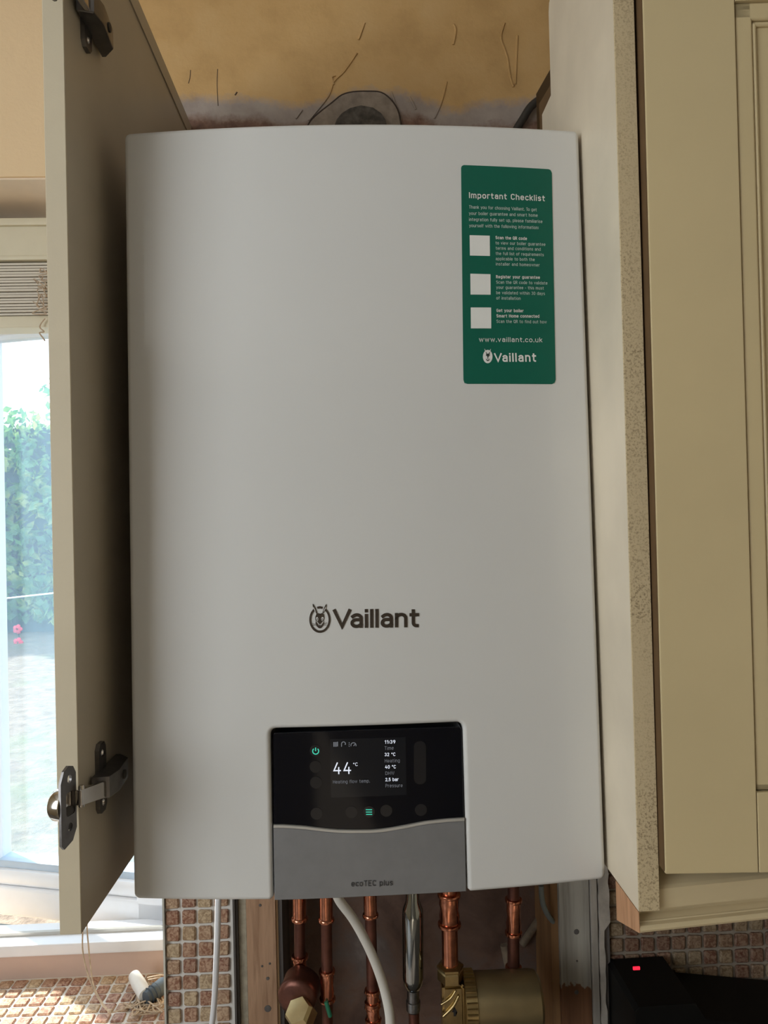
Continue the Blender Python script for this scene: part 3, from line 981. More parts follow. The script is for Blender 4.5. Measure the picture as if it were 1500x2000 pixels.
# white front cover with the cut-out for the controls
nl, nr = bxz(531, 1610)[0], bxz(909, 1600)[0]
ntop = bxz(716, 1419)[1]
R = 0.0055
out = []
for cx, cz, a0 in ((0.22 - R, 0.36 - R, 0), (-0.22 + R, 0.36 - R, 90), (-0.22 + R, -0.36 + R, 180)):
    out += [(cx + R * math.cos(math.radians(a0 + 15 * k)), cz + R * math.sin(math.radians(a0 + 15 * k))) for k in range(7)]
r2 = 0.003
out += [(nl - r2, -0.36), (nl, -0.36 + r2)]
out += [(nl + R - R * math.cos(math.radians(t)), ntop - R + R * math.sin(math.radians(t))) for t in range(0, 91, 15)]
out += [(nr - R + R * math.sin(math.radians(t)), ntop - R + R * math.cos(math.radians(t))) for t in range(0, 91, 15)]
out += [(nr, -0.36 + r2), (nr + r2, -0.36)]
out += [(0.22 - R + R * math.sin(math.radians(t)), -0.36 + R - R * math.cos(math.radians(t))) for t in range(0, 91, 15)]
front_prism('front_cover', out, 0.0, -0.05, 'boiler_white', boiler, 0.0045, 5, 0.014)
box('body', -0.2185, 0.2185, 0.03, 0.35, -0.350, 0.3585, 'boiler_side', boiler, 0.003)
box('mounting_frame', -0.19, 0.19, 0.35, WY, -0.30, 0.34, 'boiler_side', boiler)

# control panel: black glass with the display, buttons, and the silver flap below
glass = front_prism('control_panel', pxpoly([(533, 1436), (536, 1433), (620, 1430), (716, 1426.5), (810, 1423.5), (897, 1421), (901, 1423), (903, 1427), (907, 1612), (760, 1630), (600, 1630), (534, 1624)]), -0.0022, -0.03, 'black_glass', boiler, 0.0006, 1)
tag(glass, 'black glass control panel with lit display')
C4 = lambda x, y: (500 + x / 3.488, 1390 + y / 3.488)
front_prism('screen', pxpoly([C4(505, 190), C4(1020, 178), C4(1027, 572), C4(510, 592)]), -0.0019, -0.0024, 'screen_dark', glass)


def disc(cx, cy, r, name='touch_button'):
    return front_prism(name, pxpoly([C4(cx + r * math.cos(t * math.pi / 12), cy + r * math.sin(t * math.pi / 12)) for t in range(24)]), -0.0018, -0.0024, 'glass_button', glass)


power = disc(405, 270, 40)
for cx, cy in ((405, 380), (408, 488), (412, 700), (650, 690), (888, 680), (1125, 675)):
    disc(cx, cy, 41)
menu = disc(770, 687, 40)
front_prism('touch_slider', pxpoly([C4(u, v) for u, v in rrect(1077, 1160, 205, 500, 38)]), -0.0018, -0.0024, 'glass_button', glass)


def arc_px(name, cx, cy, r0, r1, a0, a1, mat, parent, n=20, f=C4, hh=-0.0014, ry=1.0):
    o_ = [f(cx + r1 * math.cos(math.radians(a0 + (a1 - a0) * k / n)), cy - ry * r1 * math.sin(math.radians(a0 + (a1 - a0) * k / n))) for k in range(n + 1)]
    i_ = [f(cx + r0 * math.cos(math.radians(a0 + (a1 - a0) * k / n)), cy - ry * r0 * math.sin(math.radians(a0 + (a1 - a0) * k / n))) for k in range(n + 1)]
    bm = bmesh.new()
    A = [bm.verts.new(surf(*bxz(*p), hh)) for p in o_]
    B = [bm.verts.new(surf(*bxz(*p), hh)) for p in i_]
    for k in range(n):
        bm.faces.new((A[k], A[k + 1], B[k + 1], B[k]))
    return link(name, bm_mesh(name, bm), mat, parent)


def quads_px(name, rects, mat, parent, f=C4, hh=-0.0014):
    bm = bmesh.new()
    for q in rects:
        if len(q) == 4 and not isinstance(q[0], tuple):
            x0, y0, x1, y1 = q
            q = [(x0, y0), (x1, y0), (x1, y1), (x0, y1)]
        bm.faces.new([bm.verts.new(surf(*bxz(*f(*p)), hh)) for p in q])
    bmesh.ops.triangulate(bm, faces=bm.faces[:])
    return link(name, bm_mesh(name, bm), mat, parent)


arc_px('power_symbol', 406, 272, 17, 24, 130, 410, 'scr_green', glass)
quads_px('power_symbol', [(402, 248, 409, 272)], 'scr_green', glass)
quads_px('menu_symbol', [(748, 669, 791, 675), (749, 685, 791, 691), (750, 701, 792, 707)], 'scr_green', glass)
quads_px('radiator_symbol', [(527, 210, 533, 242), (536, 210, 541, 242), (544, 210, 549, 242), (552, 208, 558, 240)], 'scr_dim', glass)
arc_px('tap_symbol', 596, 222, 11, 16, 0, 180, 'scr_dim', glass, 10)
quads_px('tap_symbol', [(580, 222, 585, 242), (604, 222, 612, 228)], 'scr_dim', glass)
arc_px('gauge_symbol', 664, 232, 15, 20, -20, 200, 'scr_dim', glass, 12)
quads_px('gauge_symbol', [(632, 212, 637, 219), (632, 224, 637, 230), (632, 236, 637, 242), [(662, 236), (674, 222), (677, 226), (667, 238)]], 'scr_dim', glass)
HS = -0.0014
for s, p0, p1, mt, cap, bold in (
        ('11:39', (877, 222), (950, 220), 'scr_white', 24, 0.17), ('Time', (877, 264), (938, 262), 'scr_dim', 24, 0.10),
        ('32 ºC', (877, 307), (950, 305), 'scr_white', 23, 0.17), ('Heating', (878, 350), (980, 347), 'scr_dim', 23, 0.10),
        ('40 ºC', (880, 392), (953, 390), 'scr_white', 23, 0.17), ('DHW', (882, 435), (943, 433), 'scr_dim', 23, 0.10),
        ('2.5 bar', (882, 478), (972, 476), 'scr_white', 23, 0.17), ('Pressure', (883, 520), (999, 517), 'scr_dim', 23, 0.10),
        ('44', (527, 430), (648, 428), 'scr_white', 80, 0.115), ('ºC', (663, 375), (693, 373), 'scr_white', 23, 0.14),
        ('Heating flow temp.', (525, 494), (775, 486), 'scr_dim', 23, 0.10)):
    text('display_text', s, C4(*p0), C4(*p1), mt, glass, cap / 3.488, bold, HS)

C5 = lambda x, y: (500 + x / 3.409, 1580 + y / 3.409)
wave = [(115, 108), (180, 108), (250, 112), (330, 118), (400, 126), (470, 134), (540, 140), (640, 143), (760, 142), (830, 137), (900, 128), (1000, 110), (1070, 96), (1130, 85), (1200, 76), (1270, 69), (1340, 64), (1390, 62)]
flap = front_prism('silver_flap', pxpoly([C5(x, y + 20) for x, y in wave] + [C5(1401, 552), C5(1080, 569), C5(750, 585), C5(430, 600), C5(123, 610)]), -0.0005, -0.03, 'silver_flap', boiler, 0.0006, 1)
front_prism('flap_lip', pxpoly([C5(x, y) for x, y in wave] + [C5(x, y + 21) for x, y in wave[::-1]]), 0.0002, -0.02, 'silver_lip', flap, 0.001, 2)
text('model_lettering', 'ecoTEC plus', C5(635, 516), C5(910, 508), 'text_dark', flap, 37 / 3.409, 0.15, 0.0002)

# brand lettering and hare emblem on the cover
C3 = lambda x, y: (580 + x / 5.769, 1160 + y / 5.769)
text('brand_lettering', 'Vaillant', C3(405, 386), C3(1378, 376), 'chrome_logo', boiler, 214 / 5.769, 0.215, 0.0006, 0.14)


def emblem(parent, f, mat, mat_face, hh, k=1.0):
    """hare head in an oval ring, drawn in the pixel frame of the close-up"""
    g = []
    g.append(arc_px('emblem_ring', 258, 288, 98, 119, 62, -242, mat, parent, 40, f, hh, 1.26))
    g.append(arc_px('emblem_ring', 258, 288, 98, 119, 74, 106, mat, parent, 8, f, hh, 1.26))
    polys = [
        [(176, 112), (183, 112), (200, 138), (214, 166), (226, 200), (232, 222), (218, 222), (206, 196), (190, 166), (178, 138)],
        [(332, 110), (334, 130), (328, 160), (316, 190), (300, 214), (286, 220), (292, 196), (304, 160), (318, 130)],
        [(218, 226), (240, 216), (262, 222), (284, 214), (304, 232), (308, 268), (302, 296), (286, 306), (270, 330), (258, 344), (244, 330), (228, 306), (208, 296), (206, 262)],
        [(212, 296), (226, 330), (244, 352), (257, 364), (272, 352), (292, 328), (302, 296), (306, 330), (292, 362), (272, 382), (257, 388), (240, 380), (222, 362), (210, 334)],
        [(174, 330), (212, 338), (212, 342), (174, 334)], [(178, 346), (214, 350), (214, 354), (178, 352)],
        [(338, 322), (300, 336), (300, 340), (338, 328)], [(334, 344), (300, 350), (300, 354), (334, 350)]]
    g.append(quads_px('emblem_hare', polys, mat, parent, f, hh))
    eyes = [[(214, 266), (232, 258), (242, 280), (236, 302), (220, 292)], [(300, 262), (282, 258), (272, 280), (280, 302), (296, 290)],
            [(186, 142), (196, 160), (206, 184), (212, 208), (204, 200), (192, 172)], [(326, 138), (322, 164), (310, 188), (298, 206), (304, 184), (316, 158)]]
    g.append(quads_px('emblem_hare', eyes, mat_face, parent, f, hh + 0.0001))
    g.append(quads_px('emblem_hare', [[(224, 276), (234, 272), (236, 292), (226, 288)], [(290, 276), (280, 272), (278, 292), (288, 288)], [(248, 352), (258, 348), (268, 352), (258, 362)]], mat, parent, f, hh + 0.0002))
    return g


emblem(boiler, C3, 'chrome_logo', 'boiler_white', 0.0006)

# green checklist sticker
sticker = front_prism('checklist_sticker', pxpoly([(900.5, 328), (902, 324.5), (906, 322.8), (1071, 330.8), (1075, 332.5), (1077.5, 338), (1085, 742), (1083, 747.5), (1078, 750.3), (913, 749.8), (907, 748), (905, 742)]), 0.0005, -0.0002, 'sticker_green', boiler)
tag(sticker, 'dark green rounded sticker with white checklist lettering')
for q in ([(917.1, 459.9), (956.3, 461), (956.7, 500.4), (917.7, 499.6)], [(918.4, 535.1), (957.7, 536.1), (958, 576), (918.9, 575.7)], [(919.2, 601), (958.9, 601.1), (959.2, 641.7), (919.6, 641.7)]):
    front_prism('blank_code_patch', pxpoly(q), 0.0008, 0.0004, 'sticker_white', sticker)
W, S = 'sticker_white', 'sticker_soft'
for s, p0, p1, mt, cap, bold in (
        ('Important Checklist', (915.9, 387.7), (1064, 393.9), W, 11.5, 0.19),
        ('Thank you for choosing Vaillant. To get', (915.9, 408), (1048, 413.4), S, 6.3, 0.125),
        ('your boiler guarantee and smart home', (915.9, 420.3), (1049.7, 424.4), S, 6.3, 0.125),
        ('integration fully set up, please familiarise', (916, 432.2), (1059, 436.4), S, 6.3, 0.125),
        ('yourself with the following information:', (916.2, 444.2), (1051.6, 448.3), S, 6.3, 0.125),
        ('Scan the QR code', (967.6, 467.7), (1028.9, 469.6), W, 6.2, 0.19),
        ('to view our boiler guarantee', (967.7, 478), (1064.8, 480.9), S, 6, 0.125),
        ('terms and conditions and', (968, 488.2), (1055.7, 490.4), S, 6, 0.125),
        ('the full list of requirements', (968, 498.5), (1061.6, 501.1), S, 6, 0.125),
        ('applicable to both the', (968, 508.7), (1044, 510.6), S, 6, 0.125),
        ('installer and homeowner', (968.3, 519), (1053.8, 521.2), S, 6, 0.125),
        ('Register your guarantee', (968.7, 544.2), (1054.2, 545.4), W, 6.2, 0.19),
        ('Scan the QR code to validate', (969, 554.5), (1068.8, 556.4), S, 6, 0.125),
        ('your guarantee - this must', (969, 564.7), (1061.9, 566.2), S, 6, 0.125),
        ('be validated within 30 days', (969, 575), (1063.8, 576.8), S, 6, 0.125),
        ('of installation', (969.2, 585.4), (1016.4, 586.3), S, 6, 0.125),
        ('Get your boiler', (969.5, 609.8), (1022.3, 610.6), W, 6.2, 0.19),
        ('Smart Home connected', (969.5, 620.5), (1053, 621.2), W, 6.2, 0.19),
        ('Scan the QR to find out how', (969.5, 631), (1067.3, 632.2), S, 6, 0.125),
        ('www.vaillant.co.uk', (935.4, 668.1), (1058.9, 668.9), W, 9.2, 0.15),
        ('Vaillant', (965, 707.3), (1047.2, 707), W, 17, 0.21)):
    text('lettering', s, p0, p1, mt, sticker, cap, bold, 0.0008)
front_prism('emblem_oval', pxpoly([(952.3 + 9.3 * math.cos(t * math.pi / 16), 696.7 + 13 * math.sin(t * math.pi / 16)) for t in range(32)]), 0.0008, 0.0004, W, sticker)
SM = lambda x, y: (952.3 + (x - 258) * 9.3 / 119, 696.9 + (y - 288) * 13 / 150)
quads_px('emblem_hare', [[(176, 112), (183, 112), (214, 166), (232, 222), (218, 222), (190, 166)], [(332, 110), (334, 130), (316, 190), (286, 220), (304, 160)]], W, sticker, SM, 0.0010)
quads_px('emblem_hare', [[(204, 180), (216, 184), (240, 224), (262, 226), (280, 222), (300, 186), (310, 182), (296, 238), (306, 268), (286, 270), (264, 300), (270, 330), (258, 344), (246, 330), (250, 300), (230, 270), (208, 266), (222, 236)],
                         [(206, 330), (240, 360), (257, 366), (276, 358), (306, 330), (292, 372), (257, 392), (222, 372)]], 'sticker_dark', sticker, SM, 0.0012)

# ------------------------------------------------------------------ cabinet side panel on the left, with its two hinges
PLX, PLY, PLZ0, PLZ1 = -0.2447, -0.0697, -0.3569, 0.5886
left_panel = thing('cabinet_side_panel', (PLX - 0.009, 0.17, PLZ0), 'cream cabinet side panel with bare hinges, left of the boiler', 'cabinet panel')
box('panel_board', PLX - 0.018, PLX, PLY + 0.001, WY - 0.001, PLZ0, PLZ1, 'panel_cream', left_panel, 0.0006, None, 1)
box('edge_band', PLX - 0.018, PLX, PLY, PLY + 0.0012, PLZ0, PLZ1, 'panel_edge', left_panel, 0.0005, None, 1)
box('top_rebate_strip', PLX, PLX + 0.0015, PLY + 0.03, WY - 0.001, PLZ1 - 0.022, PLZ1, 'panel_cream', left_panel)


def hinge(zc, parent):
    """concealed hinge: base plate on the board, arm, and the cup with its flange left hanging free"""
    X = PLX
    wing = [(-0.009, -0.026), (-0.005, -0.031), (0.005, -0.031), (0.009, -0.026), (0.009, 0.026), (0.005, 0.031), (-0.005, 0.031), (-0.009, 0.026)]
    yc = -0.022
    base = plate('hinge', wing, [circle(0, 0.022, 0.0032, n=12), circle(0, -0.022, 0.0032, n=12)], 0.004, lambda u, v, d: Vector((X + 0.002 + d, yc + u, zc + v)), 'hinge_grey', parent)
    tag(base, 'steel cup hinge with its flange hanging free')
    for s in (-1, 1):
        lathe('screw', [(0.0032, 0), (0.0036, 0.001), (0.002, 0.0022)], (X + 0.003, yc, zc + s * 0.022), (1, 0, 0), 'hinge_chrome', base, 12)
    # housing over the base plate
    prof = [(-0.024, 0.004), (-0.022, 0.017), (-0.004, 0.020), (0.030, 0.017), (0.042, 0.006), (0.042, 0.002), (-0.024, 0.002)]
    prism('arm_housing', [(u, v) for u, v in prof], -0.0095, 0.0095, lambda u, v, d: Vector((X + v, yc + u, zc + d - 0.002)), 'hinge_grey', base, 0.0015)
    lathe('adjusting_screw', [(0.0042, 0), (0.0042, 0.0015), (0.003, 0.002)], (X + 0.0185, yc + 0.012, zc - 0.002), (1, 0, -0.05), 'cable_dark', base, 12)
    # arm going forward to the cup
    p0 = Vector((X + 0.012, yc - 0.018, zc - 0.004))
    fc = at(133, 1574, -0.088) + Vector((0, 0, zc - z_low))
    p1 = fc + Vector((0.006, 0.006, 0.004))
    dv = (p1 - p0)
    ln = dv.length
    dv.normalize()
    sd = dv.cross(Vector((0, 0, 1))).normalized()
    arm = bmesh.new()
    bm_box(arm, -0.003, 0.003, 0, ln, -0.0075, 0.0075, 0.0015)
    for v in arm.verts:
        c = v.co.copy()
        v.co = p0 + sd * c.x + dv * c.y + Vector((0, 0, c.z * (1 - 0.12 * c.y / ln)))
    link('arm', bm_mesh('arm', arm), 'hinge_chrome', base, 40, True)
    lathe('pivot_pin', [(0.0022, -0.009), (0.0026, -0.008), (0.0026, 0.008), (0.0022, 0.009)], p1 + Vector((0.001, 0.004, 0)), (0, 0, 1), 'hinge_chrome', base, 12)
    # flange: upright plate with two screw holes and a slot
    A = math.radians(14)

    def fl(u, v, d):
        return fc + Vector((-math.sin(A) * u * -1 + math.cos(A) * d, math.cos(A) * u + math.sin(A) * d * -1, v))
    HL = 0.0325
    outl = [(-0.0105, -HL + 0.004), (-0.007, -HL), (0.004, -HL + 0.003), (0.0095, -HL + 0.012), (0.0095, HL - 0.008), (0.006, HL - 0.002), (0.0, HL), (-0.006, HL - 0.003), (-0.0105, HL - 0.012)]
    slot = rrect(-0.004, 0.0094 - 0.0015, -0.008, 0.011, 0.0025, 3)
    plate('flange', outl, [circle(0.001, HL - 0.011, 0.0028, 0.0036, 14), circle(0.001, -HL + 0.015, 0.0028, 0.0036, 14), slot], 0.0022, fl, 'hinge_grey', base)
    ax = (fl(0, 0, -1) - fl(0, 0, 0)).normalized()
    lathe('cup', [(0.0125, 0.0005), (0.0132, 0.001), (0.0132, 0.0085), (0.0118, 0.0108), (0.004, 0.0115)], fl(0.0, 0.001, 0), ax, 'hinge_chrome', base, 28)
    lathe('cup_inner', [(0.0085, -0.0006), (0.0095, 0.0), (0.0095, 0.002)], fl(0.0005, -0.010, 0), ax, 'cable_dark', base, 20)
    return base


z_low = at(186, 1518, -0.022).z
z_up = at(164, 98, -0.022).z + 0.031
hinge(z_low, left_panel)
hinge(z_up, left_panel)

# ------------------------------------------------------------------ panel on the right and the neighbouring wall cabinet
PRX, PRY, PRZ0 = 0.2234, -0.0827, -0.3517
right_panel = thing('cabinet_side_panel', (PRX + 0.009, 0.05, PRZ0), 'cream side panel with a speckled bare front edge, right of the boiler', 'cabinet panel')
yb1 = 0.118
yb2 = 0.158
zt = at(1087, 4, yb1).z
zn = at(1089, 186, yb1).z
poly = [(PRY + 0.0012, PRZ0), (PRY + 0.0012, zt), (yb1 - 0.012, zt), (yb1 - 0.003, zt - 0.003), (yb1, zt - 0.012), (yb1, zn), (yb2, zn), (yb2, PRZ0)]
prism('panel_board', poly, PRX, PRX + 0.018, lambda u, v, d: Vector((d, u, v)), plain('panel_stone', (0.66, 0.575, 0.44), 0.45, var=0.12, scale=7, bmp=0.08, bscale=60), right_panel)
box('edge_band', PRX, PRX + 0.018, PRY, PRY + 0.0014, PRZ0, zt, 'speckle', right_panel, 0.0004, None, 1)
box('panel_fixing_rail', PRX + 0.0005, PRX + 0.0175, yb1 - 0.002, WY, zn - 0.10, zn - 0.06, 'panel_cream', right_panel)

# wall cabinet with a framed door; its line turns slightly away from the boiler wall
DY = PRY - 0.012
dl = at(1300, 1708, DY)
dt = at(1256, 0, DY)
lean = (dt.x - dl.x) / (dt.z - dl.z)
dz0 = dl.z
dz1 = at(1424, 6, DY).z + 0.078
DX0 = dl.x
DANG = math.radians(-3.0)


def doorfn(co):
    """door space: x from the free edge, y into the cabinet, z up"""
    x, y, z = co
    X = DX0 + x * math.cos(DANG) - y * math.sin(DANG) + lean * (z - dz0) * 0.9
    Y = DY + x * math.sin(DANG) + y * math.cos(DANG)
    return Vector((X, Y, z))


CX0 = PRX + 0.0185
CANG = math.radians(5.0)
CYF = DY + 0.0205


def cabfn(co):
    x, y, z = co
    return Vector((CX0 + x * math.cos(CANG) - y * math.sin(CANG), CYF + x * math.sin(CANG) + y * math.cos(CANG), z))


cab = thing('wall_cabinet', (CX0 + 0.25, 0.1, PRZ0), 'cream wall cabinet with a framed door and moulded pelmet, right of the boiler', 'cabinet')
ct = dz1 + 0.02
boxes('carcass', [(0.012, 0.016, 0.02, 0.28, dz0 - 0.02, ct), (0.48, 0.50, 0.0, 0.28, dz0 - 0.02, ct), (0.012, 0.50, 0.27, 0.28, dz0 - 0.02, ct), (0.012, 0.50, 0.02, 0.28, ct - 0.018, ct), (0.012, 0.50, 0.02, 0.28, dz0 - 0.02, dz0 - 0.002)], 'gap_brown', cab, 0, cabfn)
DW, DT = 0.455, 0.020
SWd = 0.0765
door = box('door', 0, SWd, 0, DT, dz0, dz1, 'door_paint', cab, 0.0012, doorfn)
tag(door, 'cream framed cabinet door')
box('door_edge', -0.0008, -0.0001, 0.0014, DT - 0.001, dz0 + 0.002, dz1 - 0.002, 'gap_brown', door, 0, doorfn)
box('door_stile', DW - SWd, DW, 0, DT, dz0, dz1, 'door_paint', door, 0.0012, doorfn)
rb = at(1480, 1544, DY).z
box('door_rail', SWd + 0.0006, DW - SWd - 0.0006, 0, DT, dz0, rb, 'door_paint', door, 0.0010, doorfn)
rt = at(1460, 8, DY).z
box('door_rail', SWd + 0.0006, DW - SWd - 0.0006, 0, DT, rt, dz1, 'door_paint', door, 0.0010, doorfn)
mw = 0.0155
for nm, x0, x1, z0, z1 in (('left', SWd, SWd + mw, rb, rt), ('right', DW - SWd - mw, DW - SWd, rb, rt), ('low', SWd, DW - SWd, rb, rb + mw * 0.5), ('top', SWd, DW - SWd, rt - mw, rt)):
    box('door_moulding', x0 + 0.0008, x1, 0.0022, DT - 0.003, z0 + 0.0005, z1, 'door_paint', door, 0.0022, doorfn, 3)
for x0, x1, z0, z1 in ((SWd + mw, SWd + mw + 0.004, rb + mw * 0.5, rt - mw), (SWd + mw, DW - SWd - mw, rt - mw - 0.004, rt - mw), (SWd + mw, DW - SWd - mw, rb + mw * 0.5, rb + mw * 0.5 + 0.003)):
    box('door_bead', x0, x1, 0.0035, DT - 0.003, z0, z1, 'door_paint', door, 0.0018, doorfn, 3)
box('door_panel', SWd + mw - 0.002, DW - SWd - mw + 0.002, 0.0065, DT - 0.004, rb, rt, 'door_paint', door, 0.0, doorfn)

# pelmet under the cabinet: moulded front, bare sawn end towards the boiler
pA = at(1251, 1822, PRY)
ptop = at(1292, 1733, PRY + 0.004).z
zb0 = pA.z
PX0 = PRX + 0.0002
PA = math.radians(6.0)


def pelfn(co):
    x, y, z = co
    return Vector((PX0 + x * math.cos(PA) - y * math.sin(PA) * 0.0, PRY + 0.004 + x * math.sin(PA) + y * math.cos(PA), z))


step1 = at(1300, 1774, PRY).z
step2 = at(1300, 1788, PRY).z
step3 = at(1300, 1800, PRY).z
prof = [(0.0200, PRZ0 - 0.0006), (0.0035, PRZ0 - 0.0006), (0.0035, PRZ0 - 0.004), (0.0085, PRZ0 - 0.0065), (0.0085, PRZ0 - 0.0085), (0.0030, PRZ0 - 0.0115), (-0.003, PRZ0 - 0.0125),
        (-0.0045, PRZ0 - 0.0145), (-0.0035, PRZ0 - 0.0165), (0.0015, zb0 + 0.0065), (0.0010, zb0 + 0.0055), (-0.0035, zb0 + 0.0045), (-0.0050, zb0 + 0.002), (-0.004, zb0), (0.052, zb0 - 0.019), (0.052, PRZ0 - 0.0006)]
prism('pelmet', prof, 0.0, 0.52, lambda u, v, d: pelfn(Vector((d, u, v))), 'pelmet_paint', cab)
prism('pelmet_end', [(-0.0035, PRZ0 - 0.0006), (-0.0045, zb0), (0.052, zb0 - 0.019), (0.052, PRZ0 - 0.0006)], -0.0006, 0.0, lambda u, v, d: pelfn(Vector((d, u, v))), 'raw_wood', cab)
# upper board of the pelmet, beside the panel, rising to the ledge under the door
fr_ = [(-0.001, PRZ0 - 0.0005), (-0.001, ptop - 0.002), (0.0015, ptop), (0.020, ptop + 0.012), (0.020, PRZ0 - 0.0005)]
prism('pelmet_fascia', fr_, 0.0186, 0.52, lambda u, v, d: pelfn(Vector((d, u, v))), 'pelmet_paint', cab)

# ------------------------------------------------------------------ timber around the recess below the boiler
sx0, sx1 = at(484, 1880, WY).x, at(541, 1880, WY).x
stud = box('timber_stud', sx0, sx1, WY - 0.006, WY + 0.04, -1.0, -0.40, 'timber', None, 0.001)
tag(stud, 'bare brown timber stud under the boiler, right of the tile strip', 'timber post')
for u, v, r_ in ((523, 1911, 0.003), (523, 1970, 0.006), (508, 1768, 0.0025), (527, 1882, 0.002), (512, 1887, 0.002)):
    p = at(u, v, WY - 0.006)
    lathe('knot', [(r_, -0.001), (r_ * 0.8, 0.0006), (r_ * 0.3, 0.0009)], (p.x, WY - 0.006, p.z), (0, -1, 0), 'trim_dark', stud, 12)
e0 = at(469, 1880, WY).x
box('plasterboard_edge', e0, sx0 - 0.0006, WY - 0.003, WY, -1.0, -0.40, 'board_edge', wall_back)
bmv = bmesh.new()
tv0 = at(455, 1880, WY).x
bm_box(bmv, tx1 + 0.0004, tx1 + 0.0034, WY - 0.013, WY, -1.0, -0.40)
bm_box(bmv, tx1 + 0.0036, e0 - 0.0008, WY - 0.007, WY, -1.0, -0.40)
link('dark_edge_strip', bm_mesh('dark_edge_strip', bmv), 'trim_dark', wall_back)

wx_ = [at(u, 1880, WY).x for u in (1091, 1151, 1164, 1186)]
post = box('timber_stud', wx_[0], wx_[1] - 0.0008, WY - 0.012, WY + 0.05, -1.0, -0.40, 'flaking', None, 0.0015)
tag(post, 'grizzled timber post with flaking white paint, right under the boiler', 'timber post')
for u, v, r_ in ((1126, 1820, 0.005), (1127, 1877, 0.002), (1126, 1938, 0.004)):
    p = at(u, v, WY - 0.012)
    lathe('knot', [(r_, -0.001), (r_ * 0.7, 0.0008), (r_ * 0.3, 0.001)], (p.x, WY - 0.012, p.z), (0, -1, 0), 'trim_dark', post, 12)
batten = box('timber_batten', wx_[1], wx_[2] - 0.0004, WY - 0.016, WY, -1.0, -0.40, plain('batten_paint', (0.34, 0.31, 0.27), 0.8, var=0.3, scale=40, bmp=0.6, bscale=90, stretch=(1, 1, 0.2)), None, 0.001)
tag(batten, 'narrow grey painted batten beside the flaking timber post', 'batten')
# torn plasterboard edge right of the batten
rnd = random.Random(5)
poly = []
zz = -0.40
left, right = [], []
while zz > -1.0:
    left.append((wx_[2] + 0.0004 + rnd.uniform(0, 0.002), zz))
    w = wx_[3] - 0.001 if zz > at(1180, 1800, WY).z else wx_[2] + 0.009
    right.append((w + rnd.uniform(-0.0016, 0.0012), zz))
    zz -= 0.012
prism('torn_plaster', left + right[::-1], 0.019, 0.0, lambda u, v, d: Vector((u, WY - d, v)), plain('torn_plaster', (0.42, 0.38, 0.33), 0.9, var=0.2, scale=50, bmp=0.5, bscale=140), wall_back)
box('dark_edge_strip', wx_[2] + 0.008, wx_[3], WY - 0.014, WY, -1.0, -0.40, 'trim_dark', wall_back)

# ------------------------------------------------------------------ pipes, cables and valves under the boiler
GAPZ = -0.355
WT = -0.86             # top of the worktop


def pipe(px, Y, r, label, mat, fittings, px2=None, zt_=GAPZ, zb_=WT, name='copper_pipe'):
    """vertical pipe; fittings: (py_top, py_bottom, kind)"""
    a, b = at(px, 1760, Y), at(px2 or px, 1990, Y)
    k = (b.x - a.x) / (b.z - a.z)
    X = lambda z: a.x + (z - a.z) * k
    root = tube(name, [(X(zt_), Y, zt_), (X(zb_), Y, zb_)], r, mat, None, 20)
    tag(root, label, 'pipe', None)
    for y0, y1, kind in fittings:
        z0, z1 = at(px, y0, Y).z, at(px, y1, Y).z
        ln = z0 - z1
        ax = Vector((k, 0, 1))
        o = (X(z1), Y, z1)
        if kind == 'press':      # press coupling with beads at both ends
            prof = [(r * 1.02, -0.0005), (r * 1.42, 0), (r * 1.45, 0.002), (r * 1.42, 0.004), (r * 1.16, 0.0046), (r * 1.2, ln * 0.3), (r * 1.14, ln * 0.5), (r * 1.22, ln * 0.7), (r * 1.16, ln - 0.0046), (r * 1.42, ln - 0.004), (r * 1.45, ln - 0.002), (r * 1.4, ln), (r * 1.02, ln + 0.0005)]
            cp = lathe('coupling', prof, o, ax, 'copper', root, 22, 50)
            for v in cp.data.vertices:        # dented by the press jaws
                hh = (v.co.z - z1) / ln
                if 0.15 < hh < 0.85:
                    th = math.atan2(v.co.y - Y, v.co.x - X(v.co.z))
                    f_ = 1 + 0.07 * math.sin(4 * th + 9 * hh)
                    v.co.x = X(v.co.z) + (v.co.x - X(v.co.z)) * f_
                    v.co.y = Y + (v.co.y - Y) * f_
        elif kind == 'sleeve':
            prof = [(r * 1.02, -0.0005), (r * 1.4, 0), (r * 1.45, 0.0015), (r * 1.38, 0.004), (r * 1.18, 0.005), (r * 1.18, ln)]
            lathe('coupling', prof, o, ax, 'copper', root, 22, 50)
        elif kind == 'ring':
            lathe('ring', [(r * 1.02, 0), (r * 1.35, 0.0008), (r * 1.4, ln / 2), (r * 1.35, ln - 0.0008), (r * 1.02, ln)], o, ax, 'copper', root, 22, 50)
    return root, X


PY = 0.33
pipe(585, PY + 0.03, 0.0082, 'copper pipe nearest the bare timber stud, with a large elbow below', 'copper_dull', [(1740, 1797, 'sleeve'), (1866, 1898, 'press')], 587, GAPZ, at(585, 1925, PY).z)
el = lathe('pipe_elbow', [(0.002, -0.004), (0.020, -0.003), (0.026, 0.0), (0.0275, 0.004), (0.0265, 0.012), (0.026, 0.02), (0.0275, 0.03), (0.024, 0.034), (0.004, 0.035)], at(578, 1952, PY - 0.01), (0.25, 1, 0.1), 'copper_dull', None, 28, 50)
tag(el, 'round dark copper pipe end below the leftmost pipe', 'pipe fitting')
nut = at(588, 1992, PY - 0.03)
vb = thing('brass_valve', (nut.x, nut.y, WT), 'brass valve nut at the foot of the leftmost copper pipe', 'valve')
lathe('hex_nut', [(0.006, 0.004), (0.017, 0.003), (0.020, -0.003), (0.020, -0.020), (0.015, -0.026)], (nut.x - 0.004, nut.y, nut.z + 0.012), (-0.35, -0.5, 0.8), 'brass_pale', vb, 6, 20)
